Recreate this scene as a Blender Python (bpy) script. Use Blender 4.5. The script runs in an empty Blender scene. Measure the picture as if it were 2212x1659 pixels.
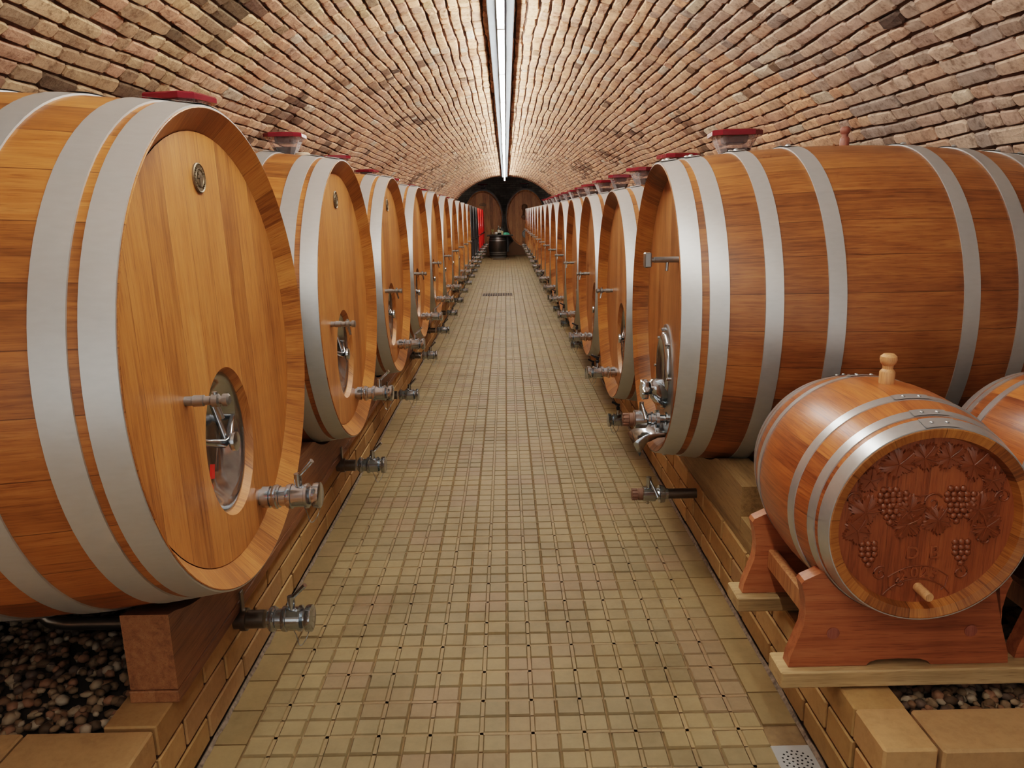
import bpy, bmesh, math, random
from math import sin, cos, pi, sqrt, radians, atan2, floor, ceil
from mathutils import Vector, Matrix, noise
random.seed(7)
C = bpy.context.scene.collection
sc = bpy.context.scene

# ------------------------------------------------------------------ helpers
def lin(c):
    return tuple(((v/255)/12.92 if v/255 <= .04045 else ((v/255+.055)/1.055)**2.4) for v in c)

class MB:
    """collects geometry of ONE mesh; faces carry optional uv lists, colours"""
    def __init__(s): s.v=[]; s.f=[]; s.uv={}; s.col=[]
    def add(s, vs, fs, uvs=None, col=None, M=None):
        b=len(s.v)
        for p in vs:
            s.v.append(tuple(M @ Vector(p)) if M is not None else tuple(p))
        for k,f in enumerate(fs):
            if uvs: s.uv[len(s.f)]=uvs[k]
            s.f.append(tuple(b+i for i in f))
            if col is not None: s.col.append(col)
            elif s.col: s.col.append((.5,.5,.5))
        return s
    def box(s, x0,x1,y0,y1,z0,z1, ch=0.0, M=None, col=None):
        if x0>x1: x0,x1=x1,x0
        if y0>y1: y0,y1=y1,y0
        if z0>z1: z0,z1=z1,z0
        if ch<=0:
            vs=[(x,y,z) for x in (x0,x1) for y in (y0,y1) for z in (z0,z1)]
            fs=[(0,1,3,2),(4,6,7,5),(0,4,5,1),(2,3,7,6),(0,2,6,4),(1,5,7,3)]
            return s.add(vs,fs,None,col,M)
        # chamfered box : 24 verts
        vs=[];idx={}
        for i,x in enumerate((x0,x1)):
            for j,y in enumerate((y0,y1)):
                for k,z in enumerate((z0,z1)):
                    xi=x+ch*(1 if i==0 else -1); yi=y+ch*(1 if j==0 else -1); zi=z+ch*(1 if k==0 else -1)
                    idx[i,j,k,'x']=len(vs); vs.append((x,yi,zi))
                    idx[i,j,k,'y']=len(vs); vs.append((xi,y,zi))
                    idx[i,j,k,'z']=len(vs); vs.append((xi,yi,z))
        fs=[]
        for i in (0,1):
            q=[idx[i,0,0,'x'],idx[i,1,0,'x'],idx[i,1,1,'x'],idx[i,0,1,'x']]; fs.append(q if i else q[::-1])
            q=[idx[0,i,0,'y'],idx[0,i,1,'y'],idx[1,i,1,'y'],idx[1,i,0,'y']]; fs.append(q if i else q[::-1])
            q=[idx[0,0,i,'z'],idx[1,0,i,'z'],idx[1,1,i,'z'],idx[0,1,i,'z']]; fs.append(q if i else q[::-1])
        for a in (0,1):
            for b in (0,1):
                fs.append([idx[a,b,0,'x'],idx[a,b,1,'x'],idx[a,b,1,'y'],idx[a,b,0,'y']])
                fs.append([idx[a,0,b,'x'],idx[a,1,b,'x'],idx[a,1,b,'z'],idx[a,0,b,'z']])
                fs.append([idx[0,a,b,'y'],idx[1,a,b,'y'],idx[1,a,b,'z'],idx[0,a,b,'z']])
                for c in (0,1): fs.append([idx[a,b,c,'x'],idx[a,b,c,'y'],idx[a,b,c,'z']])
        return s.add(vs,fs,None,col,M)
    def lathe(s, prof, n=24, M=None, ky=1.0, cap=(True,True), uvw=None, closed=False):
        """revolve profile [(axial, radius)] about local +X"""
        vs=[];fs=[];uvs=[]
        for (x,r) in prof:
            kk=ky(x) if callable(ky) else ky
            for k in range(n):
                a=2*pi*k/n
                vs.append((x, r*cos(a)*kk, r*sin(a)))
        m=len(prof); rng=m if closed else m-1
        L=0
        for i in range(rng):
            i2=(i+1)%m
            L2=L+sqrt((prof[i2][0]-prof[i][0])**2+(prof[i2][1]-prof[i][1])**2)
            for k in range(n):
                k2=(k+1)%n
                fs.append((i*n+k,i*n+k2,i2*n+k2,i2*n+k))
                if uvw:
                    uvs.append([(k/n*uvw,L),((k+1)/n*uvw,L),((k+1)/n*uvw,L2),(k/n*uvw,L2)])
            L=L2
        if not closed:
            if cap[0] and prof[0][1]>1e-6:
                fs.append(tuple(range(n))[::-1]); uvs.append([(0,0)]*n)
            if cap[1] and prof[-1][1]>1e-6:
                fs.append(tuple((m-1)*n+k for k in range(n))); uvs.append([(0,0)]*n)
        return s.add(vs,fs,uvs if uvw else None,None,M)
    def cyl(s, p0, p1, r0, r1=None, n=12, cap=True):
        if r1 is None: r1=r0
        p0=Vector(p0);p1=Vector(p1);d=p1-p0
        q=Vector((1,0,0)).rotation_difference(d.normalized())
        M=Matrix.Translation(p0) @ q.to_matrix().to_4x4()
        return s.lathe([(0,r0),(d.length,r1)],n,M,cap=(cap,cap))
    def tube(s, pts, r, n=8, closed=False):
        pts=[Vector(p) for p in pts]; m=len(pts); vs=[];fs=[]
        up=Vector((0,0,1))
        for i,p in enumerate(pts):
            a=pts[(i-1)%m] if (closed or i>0) else p
            b=pts[(i+1)%m] if (closed or i<m-1) else p
            t=(b-a).normalized()
            u=t.cross(up)
            if u.length<1e-3: u=t.cross(Vector((1,0,0)))
            u.normalize(); w=u.cross(t)
            rr=r[i] if isinstance(r,(list,tuple)) else r
            for k in range(n):
                an=2*pi*k/n; vs.append(p+u*(rr*cos(an))+w*(rr*sin(an)))
        for i in range(m if closed else m-1):
            j=(i+1)%m
            for k in range(n):
                k2=(k+1)%n; fs.append((i*n+k,i*n+k2,j*n+k2,j*n+k))
        if not closed:
            fs.append(tuple(range(n))[::-1]); fs.append(tuple((m-1)*n+k for k in range(n)))
        return s.add(vs,fs)
    def sphere(s, c, r, n=10, m=6, sc3=(1,1,1), z0=-pi/2):
        vs=[];fs=[]
        for i in range(m+1):
            a=z0+(pi/2-z0)*i/m
            for k in range(n):
                b=2*pi*k/n
                vs.append((c[0]+sc3[0]*r*cos(a)*cos(b), c[1]+sc3[1]*r*cos(a)*sin(b), c[2]+sc3[2]*r*sin(a)))
        for i in range(m):
            for k in range(n):
                k2=(k+1)%n; fs.append((i*n+k,i*n+k2,(i+1)*n+k2,(i+1)*n+k))
        return s.add(vs,fs)
    def prism(s, poly, a0, a1, plane='xz'):
        """extrude a polygon; plane xz -> extruded along y, yz -> along x, xy -> along z"""
        n=len(poly); vs=[]
        for a in (a0,a1):
            for (p,q) in poly:
                vs.append({'xz':(p,a,q),'yz':(a,p,q),'xy':(p,q,a)}[plane])
        fs=[tuple(range(n)),tuple(range(2*n-1,n-1,-1))]
        for i in range(n):
            j=(i+1)%n; fs.append((i,i+n,j+n,j))
        return s.add(vs,fs)
    def build(s, name, mat, parent=None, smooth=35, loc=None, bevel=None):
        me=bpy.data.meshes.new(name); me.from_pydata(s.v,[],s.f)
        if s.uv:
            ul=me.uv_layers.new(name='UVMap'); data=[0.0]*(2*len(me.loops))
            for p in me.polygons:
                u=s.uv.get(p.index)
                if u:
                    for q,li in enumerate(p.loop_indices):
                        data[2*li]=u[q][0]; data[2*li+1]=u[q][1]
            ul.data.foreach_set('uv',data)
        if s.col:
            at=me.attributes.new('tone','FLOAT_COLOR','FACE'); d=[]
            for c in s.col: d+= [c[0],c[1],c[2],1]
            at.data.foreach_set('color',d)
        me.validate(); me.update()
        if smooth:
            bm=bmesh.new(); bm.from_mesh(me); bmesh.ops.recalc_face_normals(bm,faces=bm.faces); bm.to_mesh(me); bm.free()
            me.shade_smooth(); me.set_sharp_from_angle(angle=radians(smooth))
        me.materials.append(mat)
        o=bpy.data.objects.new(name,me); C.objects.link(o)
        if parent: o.parent=parent
        if loc: o.location=loc
        if bevel:
            b=o.modifiers.new('edge','BEVEL'); b.width=bevel; b.segments=2; b.limit_method='ANGLE'
        return o

def tag(o,label,cat,group=None,kind=None):
    o['label']=label; o['category']=cat
    if group: o['group']=group
    if kind: o['kind']=kind
    return o
def empty(name,loc=(0,0,0),rz=0):
    o=bpy.data.objects.new(name,None); C.objects.link(o); o.location=loc; o.rotation_euler=(0,0,rz); o.empty_display_size=.1
    return o
def struct(o): o['kind']='structure'; return o
def dup(root, skip=()):
    r=root.copy(); C.objects.link(r)
    for ch in list(root.children):
        if ch.name.split('.')[0] in skip: continue
        c=ch.copy(); C.objects.link(c); c.parent=r
        for g in list(ch.children):
            d=g.copy(); C.objects.link(d); d.parent=c
    return r

# ------------------------------------------------------------------ materials
def newmat(name):
    m=bpy.data.materials.new(name); m.use_nodes=True; nt=m.node_tree
    b=nt.nodes['Principled BSDF']; return m,nt,b
def N(nt,t,**kw):
    n=nt.nodes.new(t)
    for k,v in kw.items():
        if k.startswith('i_'):
            key=k[2:]; key=int(key) if key.isdigit() else key.replace('_',' ')
            n.inputs[key].default_value=v
        else: setattr(n,k,v)
    return n
def L(nt,a,b): nt.links.new(a,b)
def math_(nt,op,a,b=None,c=None,clamp=False):
    n=nt.nodes.new('ShaderNodeMath'); n.operation=op; n.use_clamp=clamp
    for i,x in enumerate((a,b,c)):
        if x is None: continue
        if isinstance(x,(int,float)): n.inputs[i].default_value=x
        else: nt.links.new(x,n.inputs[i])
    return n.outputs[0]
def ramp(nt,fac,stops):
    r=nt.nodes.new('ShaderNodeValToRGB'); e=r.color_ramp.elements
    while len(e)<len(stops): e.new(.5)
    for i,(p,c) in enumerate(stops):
        e[i].position=p; e[i].color=(*c,1)
    nt.links.new(fac,r.inputs[0]); return r.outputs[0]
def mix(nt,fac,a,b,mode='MIX'):
    n=nt.nodes.new('ShaderNodeMix'); n.data_type='RGBA'; n.blend_type=mode
    for sck,x in ((n.inputs[0],fac),(n.inputs[6],a),(n.inputs[7],b)):
        if isinstance(x,(int,float)): sck.default_value=x
        elif isinstance(x,tuple): sck.default_value=(*x,1) if len(x)==3 else x
        else: nt.links.new(x,sck)
    return n.outputs[2]
def bump(nt,b,h,strength=.3,dist=.01):
    n=nt.nodes.new('ShaderNodeBump'); n.inputs['Strength'].default_value=strength; n.inputs['Distance'].default_value=dist
    nt.links.new(h,n.inputs['Height']); nt.links.new(n.outputs[0],b.inputs['Normal'])

def wood(name, dark, mid, light, plank=.1, rough=.42, uv=True, axis=0, seam=.7, gscale=1.0, coat=0.15, stain=0.0):
    """planks across coordinate 0, grain along coordinate 1.  uv: coordinates in metres; else object coords with grain along `axis`"""
    m,nt,b=newmat(name)
    tc=N(nt,'ShaderNodeTexCoord'); sep=N(nt,'ShaderNodeSeparateXYZ')
    L(nt,tc.outputs['UV' if uv else 'Object'],sep.inputs[0])
    if uv: U,V,W=sep.outputs[0],sep.outputs[1],None
    else:
        o=[0,1,2]; o.remove(axis)
        U,V,W=sep.outputs[o[0]],sep.outputs[axis],sep.outputs[o[1]]
    oi=N(nt,'ShaderNodeObjectInfo')
    q=math_(nt,'DIVIDE',U,plank)
    pid=math_(nt,'FLOOR',q); fr=math_(nt,'FRACT',q)
    wn=N(nt,'ShaderNodeTexWhiteNoise',noise_dimensions='2D')
    cv=N(nt,'ShaderNodeCombineXYZ'); L(nt,pid,cv.inputs[0]); L(nt,math_(nt,'MULTIPLY',oi.outputs['Random'],37.0),cv.inputs[1]); L(nt,cv.outputs[0],wn.inputs['Vector'])
    pr=wn.outputs['Value']
    gv=N(nt,'ShaderNodeCombineXYZ'); L(nt,math_(nt,'MULTIPLY',U,110*gscale),gv.inputs[0]); L(nt,math_(nt,'MULTIPLY',V,4.5*gscale),gv.inputs[1])
    L(nt,math_(nt,'MULTIPLY',W,110*gscale) if W is not None else math_(nt,'MULTIPLY',pr,19),gv.inputs[2])
    g=N(nt,'ShaderNodeTexNoise',i_Scale=1.0,i_Detail=5.0,i_Roughness=.62,i_Distortion=.35); L(nt,gv.outputs[0],g.inputs['Vector'])
    bv=N(nt,'ShaderNodeCombineXYZ'); L(nt,math_(nt,'MULTIPLY',U,9),bv.inputs[0]); L(nt,math_(nt,'MULTIPLY',V,2.2),bv.inputs[1]); L(nt,math_(nt,'MULTIPLY',pr,31),bv.inputs[2])
    g2=N(nt,'ShaderNodeTexNoise',i_Scale=1.0,i_Detail=3.0,i_Roughness=.6); L(nt,bv.outputs[0],g2.inputs['Vector'])
    f=math_(nt,'ADD',math_(nt,'MULTIPLY',g.outputs[0],.55),math_(nt,'MULTIPLY',g2.outputs[0],.45))
    f=math_(nt,'ADD',f,math_(nt,'MULTIPLY',math_(nt,'SUBTRACT',pr,.5),.16))
    col=ramp(nt,f,[(.30,dark),(.5,mid),(.72,light)])
    # dark pores
    pv=N(nt,'ShaderNodeCombineXYZ'); L(nt,math_(nt,'MULTIPLY',U,420),pv.inputs[0]); L(nt,math_(nt,'MULTIPLY',V,14),pv.inputs[1])
    if W is not None: L(nt,math_(nt,'MULTIPLY',W,420),pv.inputs[2])
    g3=N(nt,'ShaderNodeTexNoise',i_Scale=1.0,i_Detail=2.0); L(nt,pv.outputs[0],g3.inputs['Vector'])
    pore=math_(nt,'SMOOTH_MIN',1.0,math_(nt,'MULTIPLY',math_(nt,'SUBTRACT',g3.outputs[0],.30),7.0),.1,clamp=True)
    col=mix(nt,math_(nt,'MULTIPLY',math_(nt,'SUBTRACT',1.0,pore),.45),col,dark,'MULTIPLY')
    hs=N(nt,'ShaderNodeHueSaturation'); L(nt,col,hs.inputs['Color'])
    L(nt,math_(nt,'ADD',.9,math_(nt,'MULTIPLY',math_(nt,'ADD',pr,math_(nt,'MULTIPLY',oi.outputs['Random'],.3)),.17)),hs.inputs['Value'])
    col=hs.outputs[0]
    ed=math_(nt,'ABSOLUTE',math_(nt,'SUBTRACT',fr,.5))
    line=math_(nt,'GREATER_THAN',ed,.5-.0011/plank)
    if seam>0: col=mix(nt,math_(nt,'MULTIPLY',line,seam),col,tuple(x*.22 for x in dark))
    if stain>0:
        sn=N(nt,'ShaderNodeTexNoise',i_Scale=2.3,i_Detail=4.0); L(nt,tc.outputs['Object'],sn.inputs['Vector'])
        st=math_(nt,'MULTIPLY',math_(nt,'SUBTRACT',sn.outputs[0],.5),stain*4,clamp=True)
        col=mix(nt,st,col,dark,'MULTIPLY')
    L(nt,col,b.inputs['Base Color']); b.inputs['Roughness'].default_value=rough
    b.inputs['Coat Weight'].default_value=coat; b.inputs['Coat Roughness'].default_value=.3
    h=math_(nt,'SUBTRACT',g.outputs[0],math_(nt,'MULTIPLY',line,1.2))
    bump(nt,b,h,.18,.003)
    return m

def metal(name,col,rough,met=1.0,nscale=40,var=.1,aniso=0,streak=None):
    m,nt,b=newmat(name)
    tc=N(nt,'ShaderNodeTexCoord'); n=N(nt,'ShaderNodeTexNoise',i_Scale=float(nscale),i_Detail=4.0)
    mp=N(nt,'ShaderNodeMapping'); L(nt,tc.outputs['Object'],mp.inputs[0]); L(nt,mp.outputs[0],n.inputs['Vector'])
    if streak: mp.inputs['Scale'].default_value=streak
    n2=N(nt,'ShaderNodeTexNoise',i_Scale=3.0,i_Detail=3.0); L(nt,tc.outputs['Object'],n2.inputs['Vector'])
    f=math_(nt,'ADD',math_(nt,'MULTIPLY',n.outputs[0],.5),math_(nt,'MULTIPLY',n2.outputs[0],.5))
    c=ramp(nt,f,[(.25,tuple(x*(1-var*1.5) for x in col)),(.75,tuple(min(1,x*(1+var)) for x in col))])
    L(nt,c,b.inputs['Base Color']); b.inputs['Metallic'].default_value=met
    L(nt,math_(nt,'ADD',rough-.05,math_(nt,'MULTIPLY',n.outputs[0],.12)),b.inputs['Roughness'])
    return m
def plain(name,col,rough=.5,var=.12,scale=25,met=0,bmp=0,coat=0):
    m,nt,b=newmat(name)
    tc=N(nt,'ShaderNodeTexCoord'); n=N(nt,'ShaderNodeTexNoise',i_Scale=float(scale),i_Detail=5.0,i_Roughness=.6); L(nt,tc.outputs['Object'],n.inputs['Vector'])
    c=ramp(nt,n.outputs[0],[(.3,tuple(x*(1-var) for x in col)),(.7,tuple(min(1,x*(1+var)) for x in col))])
    L(nt,c,b.inputs['Base Color']); b.inputs['Roughness'].default_value=rough; b.inputs['Metallic'].default_value=met
    b.inputs['Coat Weight'].default_value=coat
    if bmp: bump(nt,b,n.outputs[0],bmp,.004)
    return m
def glass(name,tint=(1,1,1),opac=.25,rough=.05):
    m=bpy.data.materials.new(name); m.use_nodes=True; nt=m.node_tree; nt.nodes.clear()
    out=N(nt,'ShaderNodeOutputMaterial'); t=N(nt,'ShaderNodeBsdfTransparent'); t.inputs[0].default_value=(*tint,1)
    p=N(nt,'ShaderNodeBsdfPrincipled'); p.inputs['Base Color'].default_value=(*[x*.8 for x in tint],1); p.inputs['Roughness'].default_value=rough
    fr=N(nt,'ShaderNodeLayerWeight',i_Blend=.35)
    ns=N(nt,'ShaderNodeTexNoise',i_Scale=12.0); 
    k=math_(nt,'ADD',math_(nt,'MULTIPLY',fr.outputs['Facing'],.45),math_(nt,'MULTIPLY',ns.outputs[0],opac),clamp=True)
    mx=N(nt,'ShaderNodeMixShader'); L(nt,k,mx.inputs[0]); L(nt,t.outputs[0],mx.inputs[1]); L(nt,p.outputs[0],mx.inputs[2]); L(nt,mx.outputs[0],out.inputs[0])
    return m
def masonry(name, grain=60, spot=.5, rough=.9, bmp=.6, gain=1.0, dist=.006, stain=None):
    """uses the per-brick 'tone' attribute of the mesh"""
    m,nt,b=newmat(name)
    at=N(nt,'ShaderNodeAttribute',attribute_name='tone'); tc=N(nt,'ShaderNodeTexCoord')
    n1=N(nt,'ShaderNodeTexNoise',i_Scale=float(grain),i_Detail=6.0,i_Roughness=.7); L(nt,tc.outputs['Object'],n1.inputs['Vector'])
    n2=N(nt,'ShaderNodeTexNoise',i_Scale=grain*.22,i_Detail=4.0,i_Roughness=.65); L(nt,tc.outputs['Object'],n2.inputs['Vector'])
    k=math_(nt,'ADD',math_(nt,'MULTIPLY',n1.outputs[0],.5),math_(nt,'MULTIPLY',n2.outputs[0],.5))
    sh=ramp(nt,k,[(.34,(1-spot,1-spot*1.05,1-spot*1.1)),(.5,(.95,.95,.95)),(.68,(1.0+.35*spot,)*3)])
    c=mix(nt,1.0,at.outputs['Color'],sh,'MULTIPLY')
    if stain:
        n3=N(nt,'ShaderNodeTexNoise',i_Scale=1.7,i_Detail=5.0,i_Roughness=.65); L(nt,tc.outputs['Object'],n3.inputs['Vector'])
        c=mix(nt,1.0,c,ramp(nt,n3.outputs[0],[(.34,stain),(.52,(1,1,1)),(.72,(1.04,1.0,.94))]),'MULTIPLY')
    L(nt,c,b.inputs['Base Color']); b.inputs['Roughness'].default_value=rough
    b.inputs['Specular IOR Level'].default_value=.25
    bump(nt,b,k,bmp,dist)
    return m

OAK=lin((206,140,70)); 
M={}
M['stave_l']=wood('oak_staves_left',lin((112,66,30)),lin((162,100,50)),lin((186,126,70)),plank=.125,stain=.15)
M['head_l']=wood('oak_head_left',lin((132,80,38)),lin((180,118,62)),lin((198,140,82)),plank=.115,gscale=.8,seam=.55)
M['stave_r']=wood('oak_staves_right',lin((94,54,28)),lin((146,90,48)),lin((176,118,66)),plank=.125,stain=.4,gscale=1.2)
M['head_r']=wood('oak_head_right',lin((116,72,38)),lin((160,106,62)),lin((182,130,80)),plank=.115,gscale=.8,seam=.5)
M['big']=wood('old_oak',lin((150,104,66)),lin((204,150,100)),lin((220,172,124)),plank=.12,rough=.5,stain=.2)  # oak lightened to make up for missing lamp light in the far chamber
M['rim']=wood('oak_rim',lin((112,66,30)),lin((168,108,54)),lin((194,136,76)),plank=.125,gscale=1.3,seam=.5)
M['rim_r']=wood('oak_rim_right',lin((92,52,24)),lin((150,94,46)),lin((180,122,64)),plank=.125,gscale=1.3,seam=.5)
M['small']=wood('small_barrel_oak',lin((112,58,30)),lin((164,94,50)),lin((190,122,66)),plank=.07,rough=.32,gscale=1.4,coat=.4,seam=.35)
M['carved']=wood('carved_head_oak',lin((92,46,22)),lin((138,76,42)),lin((158,94,54)),plank=.09,rough=.42,gscale=1.4,coat=.2,seam=.25)
M['cradle']=wood('cradle_cherry',lin((112,60,36)),lin((158,94,60)),lin((178,116,78)),plank=.5,rough=.4,uv=False,axis=0,seam=0,gscale=.6)
M['endgrain']=wood('cradle_end',lin((170,110,74)),lin((205,150,108)),lin((220,168,124)),plank=.5,rough=.6,uv=False,axis=0,seam=0)
M['pale']=wood('pale_plank',lin((136,112,76)),lin((178,150,108)),lin((198,172,128)),plank=.5,rough=.65,uv=False,axis=0,seam=0,gscale=.6)
M['beam']=wood('oak_beam',lin((100,64,40)),lin((140,96,62)),lin((162,118,80)),plank=.6,rough=.6,uv=False,axis=1,seam=0,gscale=.6)
M['beam_grey']=wood('weathered_beam',lin((104,84,54)),lin((144,118,78)),lin((164,138,96)),plank=.6,rough=.7,uv=False,axis=1,seam=0,gscale=.6)
M['turned']=wood('turned_wood',lin((140,88,50)),lin((190,138,92)),lin((208,160,114)),plank=.5,rough=.55,uv=False,axis=2,seam=0)
M['turned_red']=wood('turned_wood_red',lin((96,50,38)),lin((138,82,66)),lin((156,100,84)),plank=.5,rough=.6,uv=False,axis=2,seam=0)
M['black_wood']=plain('black_painted',lin((40,44,48)),.42,.15,6)
M['red_paint']=plain('red_painted',lin((200,32,30)),.35,.1,6,coat=.3)
M['dark_wood']=wood('dark_barrel',lin((40,34,28)),lin((62,54,46)),lin((78,68,58)),plank=.08,rough=.4)
M['galv']=metal('galvanised_steel',lin((196,200,200)),.40,.62,90,.06,streak=(.3,1,1))
M['galv_small']=metal('small_hoop_steel',lin((200,204,206)),.30,.75,90,.05)
M['hoop_black']=plain('black_hoop',lin((62,68,72)),.35,.1,6,met=.2)
M['hoop_red']=plain('red_hoop',lin((214,40,34)),.3,.08,6,coat=.4)
M['hoop_dark']=metal('dark_hoop',lin((160,162,162)),.38,.7,40,.06)
M['chrome']=metal('polished_stainless',lin((184,192,198)),.15,.95,60,.02)
M['steel']=metal('brushed_stainless',lin((158,162,162)),.30,.85,80,.04)
M['pipe']=metal('dull_pipe',lin((120,112,102)),.3,.9,60,.08)
M['bronze']=metal('aged_bronze',lin((132,118,96)),.45,.8,120,.2)
M['blackplastic']=plain('black_plastic',lin((26,26,28)),.4,.1,30)
M['brownrubber']=plain('brown_rubber',lin((120,88,70)),.6,.15,30)
M['lid']=plain('dark_red_plastic',lin((116,26,40)),.2,.08,8,coat=.3)
M['bowl']=glass('clear_plastic',(.93,.86,.86),.30,.08)
M['plunger']=plain('tinted_plunger',lin((84,52,56)),.25,.1,8)
M['wine']=plain('dark_wine',lin((34,34,38)),.12,.1,8)
M['rubber']=plain('pale_bung',lin((196,180,160)),.3,.1,20)
M['tile']=masonry('clinker_tile',45,.16,.55,.25,dist=.002,stain=(.80,.78,.72))
M['brick']=masonry('vault_brick',62,.62,.92,.9,dist=.008,stain=(.78,.74,.72))
M['kerb']=masonry('kerb_brick',55,.2,.8,.5,dist=.004)
M['mortar']=plain('dark_mortar',lin((96,74,62)),.95,.35,30,bmp=.8)
M['kerb_core']=plain('kerb_joint',lin((74,50,34)),.95,.3,20,bmp=.5)
M['floorbase']=plain('floor_mortar',lin((120,98,68)),.9,.3,18,bmp=.5)
M['grime']=plain('crumbling_joint',lin((120,106,92)),.95,.5,60,bmp=1.0)
M['stoneslab']=plain('sandy_slab',lin((178,146,104)),.85,.22,7,bmp=.5)
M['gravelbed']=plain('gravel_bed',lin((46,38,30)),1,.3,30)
M['gravel']=masonry('pebble',70,.25,.6,.3,dist=.002)
M['rail']=plain('grey_blue_rail',lin((104,114,122)),.5,.1,10)
M['housing']=plain('lamp_housing',lin((205,210,214)),.4,.05,10)
M['chamber']=masonry('chamber_brick',30,.3,.95,.5)
M['ledge']=plain('stone_ledge',lin((140,128,104)),.8,.15,10)
M['bottleglass']=plain('green_bottle_glass',lin((24,34,22)),.08,.1,10,coat=.5)
M['label']=plain('paper_label',lin((226,222,206)),.7,.06,20)
M['foil']=plain('pale_foil',lin((205,200,190)),.35,.05,20)
M['wineglass']=glass('drinking_glass',(.96,.97,.97),.12,.02)
M['teal']=plain('teal_cloth',lin((88,190,160)),.7,.2,40,bmp=.3)
M['white']=plain('white_cloth',lin((225,222,212)),.7,.08,40,bmp=.3)
M['candle']=plain('cream_candle',lin((214,206,160)),.5,.06,20)
M['yellow']=plain('dry_flowers',lin((190,180,110)),.7,.2,40)
M['dark']=plain('black_void',lin((18,18,18)),.9,.1,10)
M['tag']=plain('red_paper',lin((235,60,44)),.5,.08,20)
M['redbung']=plain('bottom_red',lin((120,40,44)),.3,.1,8)

em=bpy.data.materials.new('fluorescent_light'); em.use_nodes=True; nt=em.node_tree; nt.nodes.clear()
o_=N(nt,'ShaderNodeOutputMaterial'); e_=N(nt,'ShaderNodeEmission'); e_.inputs[0].default_value=(1.0,.965,.90,1); e_.inputs[1].default_value=96.0
L(nt,e_.outputs[0],o_.inputs[0]); M['lamp']=em

# ------------------------------------------------------------------ vault
YV0,YV1=-2.0,25.5
ZS=.62
def vdim(y):
    t=max(0,min(1,(y-9)/16.5)); t=t*t*(3-2*t)
    t2=max(0,min(1,(y-3)/22.5))
    return 2.50-.42*t, 2.19-.14*t2, -.02      # half width, rise, centre x
TAB=[]
def arc_tab(a,b,n=400):
    pts=[];s=0;last=None
    for i in range(n+1):
        th=pi*i/n; p=(-a*cos(th),b*sin(th))
        if last: s+=sqrt((p[0]-last[0])**2+(p[1]-last[1])**2)
        pts.append((s,th)); last=p
    return pts,s
_t,_S=arc_tab(2.5,2.15)
def th_of(s):
    s=max(0,min(_S,s)); lo,hi=0,len(_t)-1
    while hi-lo>1:
        m=(lo+hi)//2
        if _t[m][0]<=s: lo=m
        else: hi=m
    f=(s-_t[lo][0])/max(1e-9,_t[hi][0]-_t[lo][0]); return _t[lo][1]+f*(_t[hi][1]-_t[lo][1])
def vp(s,y,d):
    """point at arc length s, along y, d inward from the shell"""
    a,b,cx=vdim(y); th=th_of(s)
    w=noise.noise(Vector((s*.7,y*.55,3.1)))*.022
    nx,nz=cos(th)/a,-sin(th)/b; l=sqrt(nx*nx+nz*nz)
    return (cx-a*cos(th)+nx/l*(d+w), y, ZS+b*sin(th)+nz/l*(d+w))
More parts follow.
